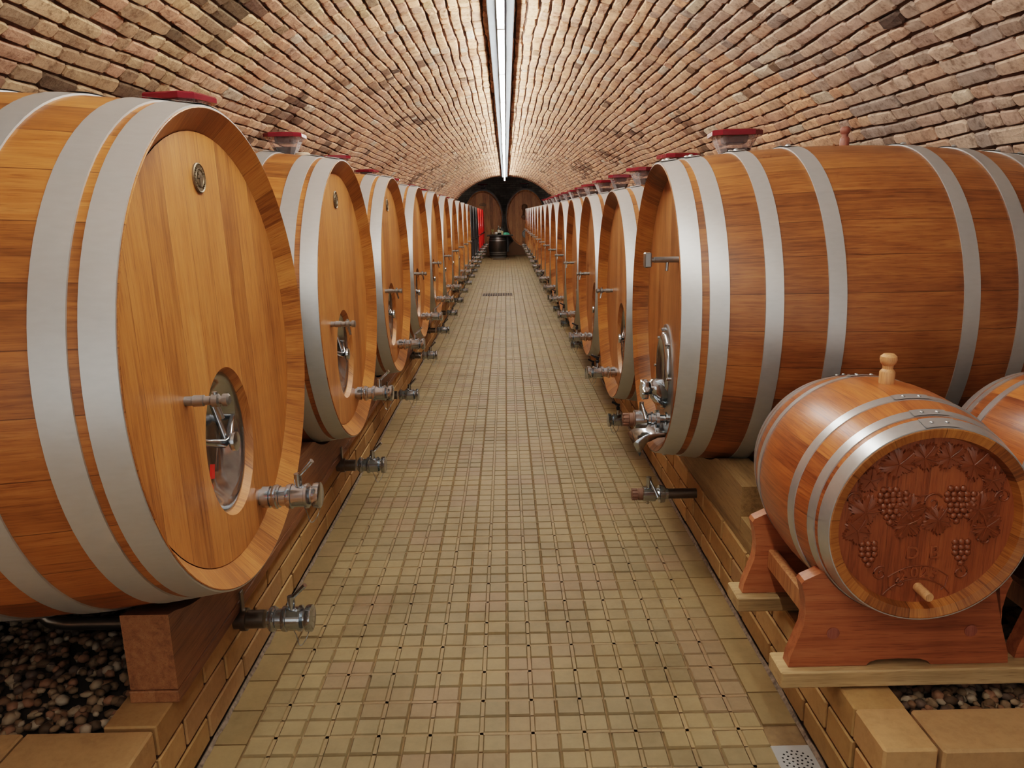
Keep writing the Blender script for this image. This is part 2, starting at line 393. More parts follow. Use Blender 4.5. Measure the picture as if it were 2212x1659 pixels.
def build_vault():
    mb=MB()
    # backing shell (joints)
    ns,ny=90,110
    for j in range(ny+1):
        y=YV0+(YV1-YV0)*j/ny
        for i in range(ns+1): mb.v.append(vp(_S*i/ns,y,0))
    for j in range(ny):
        for i in range(ns):
            a=j*(ns+1)+i; mb.f.append((a,a+1,a+ns+2,a+ns+1))
    ceil_=struct(mb.build('ceiling',M['mortar'],smooth=60))
    rows=int(_S/.0735); ds=_S/rows
    pal_tan=[(208,176,140),(198,166,130),(214,182,146),(190,156,124),(204,160,132),(172,144,116)]
    pal_or_glow=[(222,180,148),(216,168,136),(214,176,146),(208,164,138),(226,180,146),(202,166,142)]  # orange bricks whitened to add lamp glow around the crown
    pal_pk=[(200,172,152),(188,160,144),(208,182,162),(180,158,142),(198,164,142),(170,152,140)]
    bm=MB()
    for r in range(rows):
        y=YV0-random.random()*.2
        s0=r*ds
        while y<YV1:
            ln=random.choice((.245,.245,.118,.118,.118,.2,.16)) + random.uniform(-.012,.012)
            y2=min(y+ln,YV1)
            if y2-y<.03: break
            if y2<=YV0+.02: y=y2; continue
            ya=max(y,YV0); jl=random.uniform(.005,.010); jr=random.uniform(.0005,.0035)
            yy0,yy1=ya+jr,y2-jr
            wob=lambda yq,k: .019*noise.noise(Vector((yq*1.15,k*.33,7.7)))+.010*noise.noise(Vector((yq*3.1,k*.9,1.7)))
            sA0=s0+wob(yy0,r)+jl; sA1=s0+wob(yy1,r)+jl
            sB0=s0+ds+wob(yy0,r+1)-jl*.7; sB1=s0+ds+wob(yy1,r+1)-jl*.7
            h=random.uniform(.010,.021); near=ya<8.5
            mid=(yy0+yy1)/2
            # colour
            x,_,z=vp(s0,mid,0)
            k=noise.noise(Vector((s0*.8,mid*.5,0)))+random.uniform(-.3,.3)
            far=min(1,max(0,(mid-3.2)/3.5))+.35*k
            if far>.5: c=random.choice(pal_or_glow)
            else: c=random.choice(pal_tan if x<0 else pal_pk)
            if abs(x)<1.0 and random.random()<.6: c=random.choice(pal_or_glow)
            c=lin(c)
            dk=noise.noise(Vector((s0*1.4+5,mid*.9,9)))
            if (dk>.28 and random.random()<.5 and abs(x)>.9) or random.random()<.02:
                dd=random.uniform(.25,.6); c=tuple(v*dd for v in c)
            if random.random()<.03: c=lin((214,196,174))
            v_=random.uniform(.86,1.1); c=tuple(v*v_ for v in c)
            j=lambda q: random.uniform(-q,q)
            if near:
                e=.010; rc=.012; zz=[]
                def pt(u,w,d):
                    # u 0..1 along y, w 0..1 across
                    sa=sA0+(sA1-sA0)*u; sb=sB0+(sB1-sB0)*u
                    return vp(sa+(sb-sa)*w, yy0+(yy1-yy0)*u, d)
                du=rc/max(.05,yy1-yy0); dw=rc/ds*1.1
                ring=[(du,0),(1-du,0),(1,dw),(1,1-dw),(1-du,1),(du,1),(0,1-dw),(0,dw)]
                ring=[(u+j(du*.5),w+j(dw*.4)) for u,w in ring]
                lay=[(0,0),(0,h*.62),(1,h)]
                vs=[]
                for t,d in lay:
                    for u,w in ring:
                        uu=u+(.5-u)*t*2*.006/max(.05,yy1-yy0); ww=w+(.5-w)*t*2*.006/ds
                        vs.append(pt(uu,ww,d+(j(.0015) if t else 0)))
                vs.append(pt(.5,.5,h+.0015))
                fs=[]
                for q in range(2):
                    for kk in range(8):
                        k2=(kk+1)%8; fs.append((q*8+kk,q*8+k2,q*8+8+k2,q*8+8+kk))
                for kk in range(8): fs.append((16+kk,16+(kk+1)%8,24))
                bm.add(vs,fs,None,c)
            else:
                vs=[]
                for t,d in ((0,0),(1,h)):
                    o=.005*t
                    vs+= [vp(sA0+o,yy0+o,d),vp(sA1+o+j(.003),yy1-o,d),vp(sB1-o+j(.003),yy1-o,d),vp(sB0-o,yy0+o,d)]
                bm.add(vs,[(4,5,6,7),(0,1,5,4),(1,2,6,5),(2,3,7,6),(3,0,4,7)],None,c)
            y=y2
    struct(bm.build('ceiling_brickwork',M['brick'],ceil_,smooth=0))
build_vault()

def wall_panel(name,x0,x1,y0,y1,z0,z1,mat):
    return struct(MB().box(x0,x1,y0,y1,z0,z1).build(name,mat,smooth=0))
wall_panel('wall_left',-2.62,-2.52,YV0,YV1,-.05,.66,M['mortar'])
wall_panel('wall_right',2.48,2.58,YV0,YV1,-.05,.66,M['mortar'])

# far chamber : brick room behind the arch, brick lightened in place of a lamp
def brick_plane(name,org,ux,uz,W,H,mat,base,seed):
    rd=random.Random(seed); mb=MB(); ux=Vector(ux);uz=Vector(uz);nrm=ux.cross(uz);org=Vector(org)
    mb.add([org,org+ux*W,org+ux*W+uz*H,org+uz*H],[(0,1,2,3)],None,tuple(v*.4 for v in base))
    r=0;z=0
    while z<H:
        x=-(r%2)*.125
        while x<W:
            a=max(0,x+.005);b=min(W,x+.245);z1=min(H,z+.072)
            if b-a>.02:
                k=rd.uniform(.7,1.2); c=tuple(v*k for v in base)
                p=[org+ux*a+uz*z,org+ux*b+uz*z,org+ux*b+uz*z1,org+ux*a+uz*z1]
                o=[ux*.005+uz*.005,-ux*.005+uz*.005,-ux*.005-uz*.005,ux*.005-uz*.005]
                mb.add(p+[q+nrm*.008+w for q,w in zip(p,o)],[(4,5,6,7),(0,1,5,4),(1,2,6,5),(2,3,7,6),(3,0,4,7)],None,c)
            x+=.25
        z+=.08;r+=1
    return struct(mb.build(name,mat,smooth=0))
CHAMBER_LIT=lin((176,168,156))
brick_plane('wall_far',(-3.2,30.2,0),(1,0,0),(0,0,1),6.4,3.4,M['chamber'],CHAMBER_LIT,1)
wall_panel('wall_chamber_left',-3.3,-3.2,25.5,30.3,-.05,3.4,M['mortar'])
wall_panel('wall_chamber_right',3.2,3.3,25.5,30.3,-.05,3.4,M['mortar'])
wall_panel('ceiling_chamber',-3.3,3.3,25.5,30.3,3.3,3.4,M['mortar'])
# wall around the arch opening, with the ring of bricks on its edge
mb=MB(); a,b,cx=vdim(25.5); pts=[]
n=48; inner=[(cx-a*cos(pi*i/n),ZS+b*sin(pi*i/n)) for i in range(n+1)]
inner=[(inner[0][0],-.05)]+inner+[(inner[-1][0],-.05)]
outer=[(-3.2,-.05)]+[(-3.2 if i<n*.15 else (3.2 if i>n*.85 else -3.2+6.4*(i-n*.15)/(n*.7)), 3.35 if n*.15<=i<=n*.85 else (ZS+ (3.35-ZS)*min(1,(i if i<n/2 else n-i)/(n*.15)))) for i in range(n+1)]+[(3.2,-.05)]
vs=[];fs=[]
for (p,q) in inner: vs+= [(p,25.5,q),(p,25.75,q)]
k0=len(vs)
for (p,q) in outer: vs+= [(p,25.5,q),(p,25.75,q)]
for i in range(len(inner)-1):
    A=2*i
    fs.append((A,A+2,A+3,A+1)); fs.append((A+1,A+3,k0+A+3,k0+A+1)); fs.append((A,k0+A,k0+A+2,A+2))
mb.add(vs,fs)
struct(mb.build('wall_arch',M['mortar'],smooth=0))
# ledge between the casks
struct(MB().box(-1.0,1.0,29.7,30.19,1.42,1.54).build('trim_8',M['ledge'],smooth=0,bevel=.02))

# ------------------------------------------------------------------ floor
FY0,FY1=-1.98,26.85
flr=struct(MB().box(-2.52,2.48,-2.0,30.2,-.08,-.008).build('floor',M['floorbase'],smooth=0))
def tiles():
    mb=MB()
    base=[(158,139,103),(155,137,102),(152,135,101),(155,135,102),(160,141,104),(151,135,102),(155,133,103)]
    T=.152; x00=-.783; j0=int((FY0-1.829)/T)-1
    def pillow(x0,x1,y0,y1,c,ch=.0045,h=.0):
        z0=-.0075
        vs=[(x0,y0,z0),(x1,y0,z0),(x1,y1,z0),(x0,y1,z0),(x0+ch,y0+ch,h),(x1-ch,y0+ch,h),(x1-ch,y1-ch,h),(x0+ch,y1-ch,h)]
        mb.add(vs,[(4,5,6,7),(0,1,5,4),(1,2,6,5),(2,3,7,6),(3,0,4,7)],None,c)
    row=j0
    while 1.829+row*T<FY1:
        y=1.829+row*T; off=random.uniform(-.002,.002)
        for k in range(10):
            x=x00+k*T
            cb=lin(random.choice(base)); v=random.uniform(.74,.84); cb=tuple(q*v for q in cb)
            g=.0018; yo=y+off+random.uniform(-.0012,.0012)
            h=random.uniform(-.0012,.0012)
            gr=.0042 if y<12 else .003
            for i in (0,1):
                for jj in (0,1):
                    vv=random.uniform(.97,1.03); c=tuple(q*vv for q in cb)
                    pass
                    xa=x+(g if i==0 else T/2+gr); xb=x+(T/2-gr if i==0 else T-g)
                    ya=yo+(g if jj==0 else T/2+gr); yb=yo+(T/2-gr if jj==0 else T-g)
                    pillow(xa,xb,ya,yb,c,.0045,h)
            # raised web of the tile between its four fields
            zc=-.0022
            cw=tuple(q*b_ for q,b_ in zip(cb,(1.10,1.04,1.02)))
            mb.add([(x+T/2-gr-.001,yo+g,zc),(x+T/2+gr+.001,yo+g,zc),(x+T/2+gr+.001,yo+T-g,zc),(x+T/2-gr-.001,yo+T-g,zc)],[(0,1,2,3)],None,cw)
            mb.add([(x+g,yo+T/2-gr-.001,zc),(x+T-g,yo+T/2-gr-.001,zc),(x+T-g,yo+T/2+gr+.001,zc),(x+g,yo+T/2+gr+.001,zc)],[(0,1,2,3)],None,cw)
        for (xa,xb,o) in ((-.880,x00-.002,.05),(x00+10*T+.002,.840,.09)):
            cb=tuple(.8*q for q in lin(random.choice([(152,130,92),(144,124,88),(156,134,96),(148,126,92)])))
            yy=y+o
            if xa>0 and 1.70<yy+T/2<1.90: continue
            pillow(xa,xb,yy+.002,yy+T-.002,cb,.001,-.001)
        row+=1
    return struct(mb.build('floor_tiles',M['tile'],flr,smooth=0))
tiles()
for nm,x0,x1 in (('trim_6',-.892,-.878),('trim_7',.838,.852)):
    mb=MB(); n=900; ww=.016
    for i in range(n+1):
        y=-1.9+28.6*i/n
        w=.004*noise.noise(Vector((y*14,x0*9,0)))+.004*noise.noise(Vector((y*50,x0,3)))
        z=.003+.003*noise.noise(Vector((y*40,1,x0)))
        xm=(x0+x1)/2
        mb.v+= [(xm-ww/2,y,0.0),(xm+w,y,.006+z),(xm+ww/2+w*1.5,y,0.0)]
    for i in range(n):
        a=3*i; mb.f+= [(a,a+1,a+4,a+3),(a+1,a+2,a+5,a+4)]
    struct(mb.build(nm,M['grime'],smooth=0))

# ------------------------------------------------------------------ kerbs
def kerb(name,xf,xb,y0,y1,side,seed):
    rd=random.Random(seed); mb=MB()
    core=MB().box(xf+.008*side,xb,y0+.006,y1,-.05,.262)
    ck=struct(core.build(name,M['kerb_core'],smooth=0))
    H=[.000,.092,.184,.275]
    pal=[(180,146,100),(172,138,92),(188,154,108),(166,132,88),(176,142,102)]
    for c in range(3):
        y=y0-(0.14 if c%2 else 0); z0=H[c]+(.006 if c else .012); z1=H[c+1]-(.004 if c<2 else 0)
        while y<y1:
            ya=max(y0,y); yb=min(y1,y+.288)
            if yb-ya>.03:
                col=lin(rd.choice(pal)); v=rd.uniform(.88,1.08); col=tuple(q*v for q in col)
                o=rd.uniform(-.0015,.0015)
                xi=xb if c==2 else xf+.03*side
                mb.box(xf+o,xi,ya+.0035,yb-.0035,z0,z1,.004,col=col)
            y+=.292
    struct(mb.build(name+'_bricks',M['kerb'],ck,smooth=0))
    return ck
kerb('trim_1',-.889,-1.02,1.60,26.6,-1,3)
kerb('trim_2',.849,.98,1.615,26.6,1,4)
# left foreground platform of sandy slabs flush with the kerb
def slab_set(name,cells,mat,seed):
    rd=random.Random(seed); first=None; mb=MB()
    for (x0,x1,y0,y1,z0,z1) in cells:
        k=rd.uniform(.92,1.06); mb.box(x0,x1,y0,y1,z0,z1,.005,col=tuple(v*k for v in lin((172,138,96))))
    return struct(mb.build(name,mat,smooth=0))
slab_set('trim_3',[(-.889,-1.20,1.30,1.592,.19,.274),(-1.206,-1.62,1.30,1.592,.19,.274),(-1.626,-2.5,1.30,1.592,.19,.274),
                   (-.889,-1.34,.9,1.294,.19,.274),(-1.346,-2.5,.9,1.294,.19,.274),(-.889,-2.5,.2,.894,.19,.274),(-.889,-2.5,-1.9,.194,.19,.274)],M['kerb'],5)
kerb('trim_4',-.889,-1.02,-1.9,1.596,-1,8).scale=(1,1,.67)
# right return wall : two capping blocks over lower courses
def rough_block(mb,x0,x1,y0,y1,z0,z1,col,seed):
    n=8; rd=random.Random(seed)
    mb.box(x0,x1,y0,y1,z0,z1,.006,col=col)
cap=MB()
rough_block(cap,.851,.979,1.468,1.618,.188,.277,lin((184,148,104)),1)
rough_block(cap,.986,1.36,1.462,1.612,.186,.276,lin((172,138,98)),2)
rough_block(cap,1.366,1.80,1.466,1.614,.186,.276,lin((190,152,106)),3)
rough_block(cap,1.806,2.40,1.466,1.614,.186,.276,lin((190,152,106)),3)
for c,(z0,z1) in enumerate(((.012,.088),(.098,.180))):
    x=.851
    while x<2.4:
        x2=min(2.4,x+(.288 if (x>.852 or c) else .14)); cap.box(x,x2-.007,1.472,1.60,z0,z1,.004,col=lin((180,140,96))); x=x2
struct(cap.build('trim_5',M['kerb'],smooth=0))
struct(MB().box(.86,2.4,1.485,1.60,-.05,.255).build('trim_9',M['kerb_core'],smooth=0))

# gravel beds (stuff)
def gravel(name,x0,x1,y0,y1,zt,n,label,seed,big=1.0):
    rd=random.Random(seed); mb=MB()
    bmi=bmesh.new(); bmesh.ops.create_icosphere(bmi,subdivisions=1,radius=1.0)
    V=[v.co.copy() for v in bmi.verts]; F=[tuple(v.index for v in f.verts) for f in bmi.faces]; bmi.free()
    pal=[(132,112,88),(108,88,66),(150,132,108),(86,70,54),(124,96,72),(158,144,124),(98,82,70),(140,106,82)]
    for i in range(n):
        x=rd.uniform(x0,x1); y=rd.uniform(y0,y1); r=rd.uniform(.010,.021)*big
        s3=(r*rd.uniform(.8,1.3),r*rd.uniform(.7,1.1),r*rd.uniform(.5,.85))
        R=Matrix.Rotation(rd.uniform(0,6.28),4,'Z') @ Matrix.Rotation(rd.uniform(-.6,.6),4,'X')
        z=zt-.012+rd.uniform(-.012,.012)
        vs=[]
        for v in V:
            k=1+.18*noise.noise(v*1.3+Vector((i*1.7,0,0)))
            vs.append(tuple((R@Vector((v.x*s3[0]*k,v.y*s3[1]*k,v.z*s3[2]*k)))+Vector((x,y,z))))
        c=lin(rd.choice(pal)); mb.add(vs,F,None,c)
    o=mb.build(name,M['gravel'],smooth=180)
    tag(o,label,'gravel',kind='stuff'); return o
gravel('gravel',-2.3,-1.03,1.605,3.0,.262,3600,'bed of small rounded pebbles under the nearest left cask',11)
gravel('gravel',.995,2.1,1.63,2.5,.245,2300,'bed of small rounded pebbles under the planks at lower right',12)
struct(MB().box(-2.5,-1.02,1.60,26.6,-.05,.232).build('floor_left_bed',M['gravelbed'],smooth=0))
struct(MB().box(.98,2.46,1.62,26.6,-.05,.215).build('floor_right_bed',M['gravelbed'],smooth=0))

# ------------------------------------------------------------------ lamps
def lampz(y): return 2.485+.0066*(24.4-y)
rl=MB(); rl.add([(x,y,lampz(y)+dz) for y in (-1.9,24.5) for x,dz in ((-.092,.09),(.078,.09),(.078,.20),(-.092,.20))],[(0,3,2,1),(4,5,6,7),(0,1,5,4),(1,2,6,5),(2,3,7,6),(3,0,4,7)])
struct(rl.build('trim_10',M['rail'],smooth=0,bevel=.008))
lamp=empty('batten_lamp',(-.008,0,2.485)); 
tag(lamp,'white fluorescent tube lamp on the vault crown','lamp')
MB().lathe([(-.735,.0),(-.735,.014),(-.728,.019),(.728,.019),(.735,.014),(.735,.0)],8,Matrix.Rotation(pi/2,4,'Z'),cap=(False,False)).build('light_tube',M['lamp'],lamp)
MB().box(-.024,.024,-.742,.742,.028,.088).build('lamp_housing',M['housing'],lamp,smooth=0,bevel=.005)
for s in (-1,1):
    MB().box(-.022,.022,s*.737-.006,s*.737+.006,-.022,.03).build('lamp_end_cap',M['housing'],lamp,smooth=0,bevel=.003)
ORD=['first','second','third','fourth','fifth','sixth','seventh','eighth','ninth','tenth','eleventh','twelfth','thirteenth','fourteenth','fifteenth','sixteenth','seventeenth','eighteenth']
for i in range(17):
    o=lamp if i==0 else dup(lamp)
    yl=23.62-1.495*i; o.location=(-.008,yl,lampz(yl)); o.rotation_euler=(-.0066,0,0)
    o['label']='white fluorescent tube lamp on the vault crown, %s from the far arch'%ORD[i]
    o['group']='tube lamps in a line along the vault crown'

# ------------------------------------------------------------------ casks
def rad(x,Lh,rh,rb): 
    return rb-(rb-rh)*(x/Lh)**2
def make_cask(rh,rb,Lc,zc,ky=1.0,mats=('stave_l','head_l','rim','galv'),hoops=None,manway=True,medal=True,kyb=None,
              n=96,recess=.07,thick=.052,valve=(.17,-.485),tap=(-.27,-.07),man=(.0,-.25,.175,.212),lever='chrome',fit=True,headparts=True,allriv=False,nm='wine_cask'):
    """local frame: x=+Lc/2 is the front; base of cask at z=0; centre height zc above the base"""
    root=empty(nm); Lh=Lc/2
    KY=ky; ky=(lambda x:KY+((kyb or KY)-KY)*(1-(x/Lh)**2))
    T=Matrix.Translation((0,0,zc))
    circ=2*pi*rh
    # staves
    K=14; prof=[]
    xs=[-Lh+Lc*i/K for i in range(K+1)]
    po=[(x,rad(x,Lh,rh,rb)) for x in xs]
    st=MB()
    chime=[(Lh,rh-.004),(Lh-.002,rh-.006)]
    st.lathe([( -Lh,rh-.05)]+po,n,T,ky,(True,False),uvw=round(circ/.125)*.125)
    st.build('staves',M[mats[0]],root)
    rm=MB()
    rm.lathe([(Lh,rh),(Lh+.001,rh-.002),(Lh-.018,rh-.022),(Lh-.020,rh-.024),(Lh-recess-.004,rh-thick-.004)],n,T,ky,(False,False),uvw=round(circ/.125)*.125)
    rm.build('chime',M[mats[2]],root,smooth=25)
    # head : polar mesh with (optional) elliptical hole
    hx=Lh-recess; R=rh-thick-.003
    hd=MB(); m=72; my,mz,ea,eb=man
    def hole(t): return (my+ea*cos(t), mz+eb*sin(t))
    rings=8 if manway else 1
    vs=[];fs=[];
    if manway:
        for q in range(rings+1):
            f=q/rings
            for k in range(m):
                t=2*pi*k/m; h=hole(t); o=(R*cos(t)*KY,R*sin(t)); vs.append((hx,h[0]+(o[0]-h[0])*f,h[1]+(o[1]-h[1])*f+zc))
        for q in range(rings):
            for k in range(m):
                k2=(k+1)%m; fs.append((q*m+k,q*m+k2,(q+1)*m+k2,(q+1)*m+k))
        # bevelled wall of the opening
        b=len(vs)
        for k in range(m):
            t=2*pi*k/m; vs.append((hx-.026,my+(ea-.012)*cos(t),mz-.002+(eb-.012)*sin(t)+zc))
        for k in range(m):
            k2=(k+1)%m; fs.append((b+k,b+k2,k2,k))
    else:
        for k in range(m):
            t=2*pi*k/m; vs.append((hx,R*cos(t)*KY,R*sin(t)+zc))
        fs.append(tuple(range(m)))
    uvs=[[(vs[i][1],vs[i][2]) for i in f] for f in fs]
    hd.add(vs,fs,uvs); hd.build('head',M[mats[1]],root,smooth=20)
    # hoops
    hps=hoops or [(.002,.068),(.089,.156),(.275,.340),(.475,.540)]
    allh=[(Lh-a,Lh-b) for a,b in hps]+[(-(Lh-b),-(Lh-a)) for a,b in hps[::-1]]
    riv=None
    for i,(xa,xb) in enumerate(allh):
        hb=MB(); m_=5; pr=[]
        for q in range(m_+1):
            x=xa+(xb-xa)*q/m_; pr.append((x,rad(x,Lh,rh,rb)+.0045))
        inn=[(xb,rad(xb,Lh,rh,rb)-.001),(xa,rad(xa,Lh,rh,rb)-.001)]
        hb.lathe(pr+inn,n,T,ky,closed=True)
        # overlap joint plate on top
        xm=(xa+xb)/2; r_=rad(xm,Lh,rh,rb)+.0050
        hv=[];hf=[];nn=7
        a0,a1=(pi/2-.13,pi/2+.13)
        for q in range(nn+1):
            an=a0+(a1-a0)*q/nn
            for xq in (xa-.003,xb+.003):
                rr=rad(xq,Lh,rh,rb)+.0082; hv.append((xq,rr*cos(an)*ky(xq),rr*sin(an)+zc))
        for q in range(nn): hf.append((2*q,2*q+1,2*q+3,2*q+2))
        k0=len(hv)
        for (p0,p1) in ((0,1),(2*nn,2*nn+1)):
            pass
        hb.add(hv,hf)
        ho=hb.build('hoop',M[mats[3]],root,smooth=30)
        if allriv or i>=len(allh)-4:
            for an in (pi/2-.075,pi/2+.06):
                rr=r_+.002; rv=MB()
                rv.sphere((xm,rr*cos(an)*ky(xm),rr*sin(an)+zc),.0115,10,4,(1,1,.75),0)
                rv.build('rivet',M['galv_small' if mats[3]=='galv' else mats[3]],ho,smooth=60)
    if medal:
        md=MB(); cy,cz=-.022,.463+zc
        Mx=Matrix.Translation((hx,cy,cz))
        md.lathe([(0,.0385),(.004,.0385),(.006,.036),(.004,.0335),(.004,.0)],40,Mx,cap=(False,False))
        md.lathe([(.004,.0245),(.006,.0235),(.006,.0225),(.004,.0215)],32,Mx,cap=(False,False))
        for (y0,y1,z0,z1) in ((-.004,.004,-.016,.018),(-.015,.015,.0,.007),(-.009,-.004,.008,.015),(.004,.009,.008,.015),(-.003,.003,-.022,-.016)):
            md.box(hx+.003,hx+.0065,cy+y0,cy+y1,cz+z0,cz+z1)
        for k in range(26):
            t=2*pi*k/26
            if -2.2<t-2*pi*(t>pi)<-1.0: continue
            p=(cy+.029*cos(t),cz+.029*sin(t))
            md.box(-.0015,.0015,-.001,.001,-.0032,.0032,M=Matrix.Translation((hx+.004,p[0],p[1]))@Matrix.Rotation(t-pi/2+.3*(k%2),4,'X'))
        md.build('medallion',M['bronze'],root,smooth=30)
    if manway:
        dr=MB(); Mx=Matrix.Translation((hx-.034,my,mz-.002+zc))
        prof=[(.002,.150),(.012,.150),(.014,.140),(.002,.126),(-.030,.104),(-.042,.07),(-.044,0.0)]
        ky_=(ea-.009)/.150; kz=(eb-.009)/.150
        S=Matrix.Diagonal((1,1,kz,1))
        dr.lathe(prof,48,Mx@S,ky_,(False,False))
        do=dr.build('manway_door',M['chrome'],root,smooth=50)
        br=MB(); c0=Vector((hx-.045,my,mz+zc))
        pts=[c0+Vector((.004,-ea+.03,.055)),c0+Vector((.012,-.09,.025)),c0+Vector((.030,-.02,.0)),c0+Vector((.030,.02,0)),c0+Vector((.012,.09,.02)),c0+Vector((.004,ea-.03,.045))]
        br.tube(pts,[.007,.010,.013,.013,.010,.007],10)
        br.tube([c0+Vector((.0,0,.12)),c0+Vector((.018,0,.05)),c0+Vector((.03,0,0))],[.006,.008,.010],10)
        br.build('clamp_bar',M['chrome'],do,smooth=50)
        kb=MB(); kb.lathe([(.02,.008),(.045,.008),(.046,.024),(.052,.029),(.060,.027),(.062,.0)],24,Matrix.Translation(c0),cap=(True,False))
        kb.build('knob',M['chrome'],do,smooth=40)
    if fit:
        ty,tz=tap; tp=MB(); Mx=Matrix.Translation((hx,ty,tz+zc))
        tp.lathe([(-.01,.012),(.018,.012),(.020,.014),(.045,.014),(.047,.011),(.062,.011),(.066,.016),(.080,.016),(.084,.010),(.090,.010),(.092,.0155),(.104,.0155),(.108,.010),(.108,0)],20,Mx,cap=(True,False))
        tp.cyl((hx+.073,ty,tz+zc-.01),(hx+.081,ty+.008,tz+zc-.048),.0065,.0055,10)
        tp.cyl((hx+.073,ty,tz+zc+.01),(hx+.073,ty,tz+zc+.021),.006,.006,10)
        tp.build('sampling_tap',M['steel'],root,smooth=35)
        vy,vz=valve; Mx=Matrix.Translation((hx,vy,vz+zc))
        vv=MB(); vv.lathe(VPROF,28,Mx,cap=(True,False))
        vv.cyl((hx+.122,vy,vz+zc+.03),(hx+.122,vy,vz+zc+.062),.012,.010,12)
        vo=vv.build('drain_valve',M['chrome'],root,smooth=35)
        lever_mesh((hx+.122,vy,vz+zc+.055),lever).build('lever',M['chrome' if lever=='chrome' else 'blackplastic'],vo,smooth=40)
        chain_mesh((hx+.185,vy,vz+zc-.03)).build('chain',M['steel'],vo,smooth=40)
    return root
VPROF=[(-.02,.026),(.008,.026),(.010,.034),(.032,.034),(.034,.028),(.040,.028),(.042,.036),(.046,.038),(.054,.038),(.058,.034),(.062,.034),(.064,.030),(.082,.030),(.085,.037),(.092,.039),(.100,.039),(.102,.035),(.140,.035),(.142,.039),(.150,.039),(.158,.028),(.164,.028),(.166,.038),(.170,.040),(.186,.040),(.188,.036),(.188,.0)]
def lever_mesh(p,kind):
    p=Vector(p); mb=MB()
    if kind=='chrome':
        mb.cyl(p-Vector((0,0,.01)),p+Vector((0,0,.018)),.0125,.0115,14)
        mb.cyl(p+Vector((.002,0,.010)),p+Vector((.052,-.012,.062)),.0058,.0072,12)
    else:
        mb.cyl(p-Vector((0,0,.01)),p+Vector((0,0,.02)),.010,.010,10)
        mb.box(-.012,.012,-.009,.009,.0,.014,.003,M=Matrix.Translation(p+Vector((0,0,.012))))
        mb.box(-.010,.045,-.008,.008,-.006,.007,.003,M=Matrix.Translation(p+Vector((0,0,.038)))@Matrix.Rotation(-.5,4,'Y'))
        mb.cyl(p+Vector((0,0,.02)),p+Vector((-.004,0,.045)),.007,.009,8)
    return mb
def chain_mesh(p):
    p=Vector(p); mb=MB(); pts=[]
    for k in range(13):
        t=k/12; pts.append(p+Vector((-.06*t,.012*sin(t*9),-.055*sin(pi*t))))
    mb.tube(pts,.0013,6)
    return mb

GLC='large casks lined up in the left row'; GRC='large casks lined up in the right row'
L_Y=[2.02,3.50,5.0,6.50,7.97,9.42,10.82,12.2,13.6,15.05,16.5,17.95,19.4,21.2,22.95,24.75]
LCAS=1.34; ZCL=1.125; RBL=.688
def zl(y): return -.0074*max(0,y-.7) if y>3 else 0.0
def zr(y): return -.0015*max(0,y-4.5)
protoL=make_cask(.634,RBL,LCAS,RBL,recess=.046,man=(-.02,-.25,.172,.210),valve=(.15,-.485))
# ordinary bodies in other paints
def recolour(root,mp,skip=('medallion','manway_door','sampling_tap')):
    for ch in list(root.children):
        k=ch.name.split('.')[0]
        if k in mp:
            ch.data=MESHCACHE.setdefault((ch.data.name,mp[k]),None) or _copymesh(ch,mp[k])
        for g in ch.children:
            if g.name.split('.')[0]=='rivet' and 'hoop' in mp: g.data=MESHCACHE.get((g.data.name,mp['hoop'])) or _copymesh(g,mp['hoop'])
MESHCACHE={}
def _copymesh(o,mat):
    key=(o.data.name,mat); me=o.data.copy(); me.materials.clear(); me.materials.append(M[mat]); MESHCACHE[key]=me; return me
labelsL=[]
for i,y in enumerate(L_Y):
    kind='wood' if i<10 else ('black' if i<13 else 'red')
    skip=() if i<3 else ('medallion',)
    if kind!='wood': skip=('medallion','manway_door')
    o=protoL if i==0 else dup(protoL,skip)
    o.location=(-.727-LCAS/2,y,ZCL-RBL+zl(y))
    o.rotation_euler=(0,-.018 if i==0 else 0,0)
    if kind=='black': recolour(o,{'staves':'black_wood','head':'black_wood','chime':'black_wood','hoop':'hoop_black','sampling_tap':'blackplastic'})
    if kind=='red': recolour(o,{'staves':'dark_wood','head':'dark_wood','chime':'red_paint','hoop':'hoop_red','sampling_tap':'blackplastic'})
    if i==0: lb='nearest oak cask of the left row, cut off by the left edge of the picture'
    elif kind=='wood': lb='oak cask with grey steel hoops, %s from the camera in the left row'%ORD[i]
    elif kind=='black': lb='black painted cask, %s of the three black ones in the left row'%ORD[i-10]
    else: lb='dark cask with bright red hoops, %s of three ending the left row'%ORD[i-13]
    tag(o,lb,'cask',GLC)

R_Y=[4.54+1.392*k for k in range(15)]
LCR=1.52; RBR=.685; ZCR=.99
protoR=make_cask(.62,RBR,LCR,RBR,mats=('stave_r','head_r','rim_r','galv'),recess=.058,medal=False,tap=(-.30,.0),man=(.09,-.25,.165,.215),valve=(-.08,-.495),lever='black',
                 hoops=[(.002,.072),(.098,.165),(.285,.345),(.495,.555)])
for i,y in enumerate(R_Y):
    o=protoR if i==0 else dup(protoR)
    o.location=(.63+LCR/2,y,ZCR-RBR+zr(y)); o.rotation_euler=(0,0,pi)
    tag(o,'oak cask with pale steel hoops, %s from the camera in the right row'%ORD[i+1],'cask',GRC)

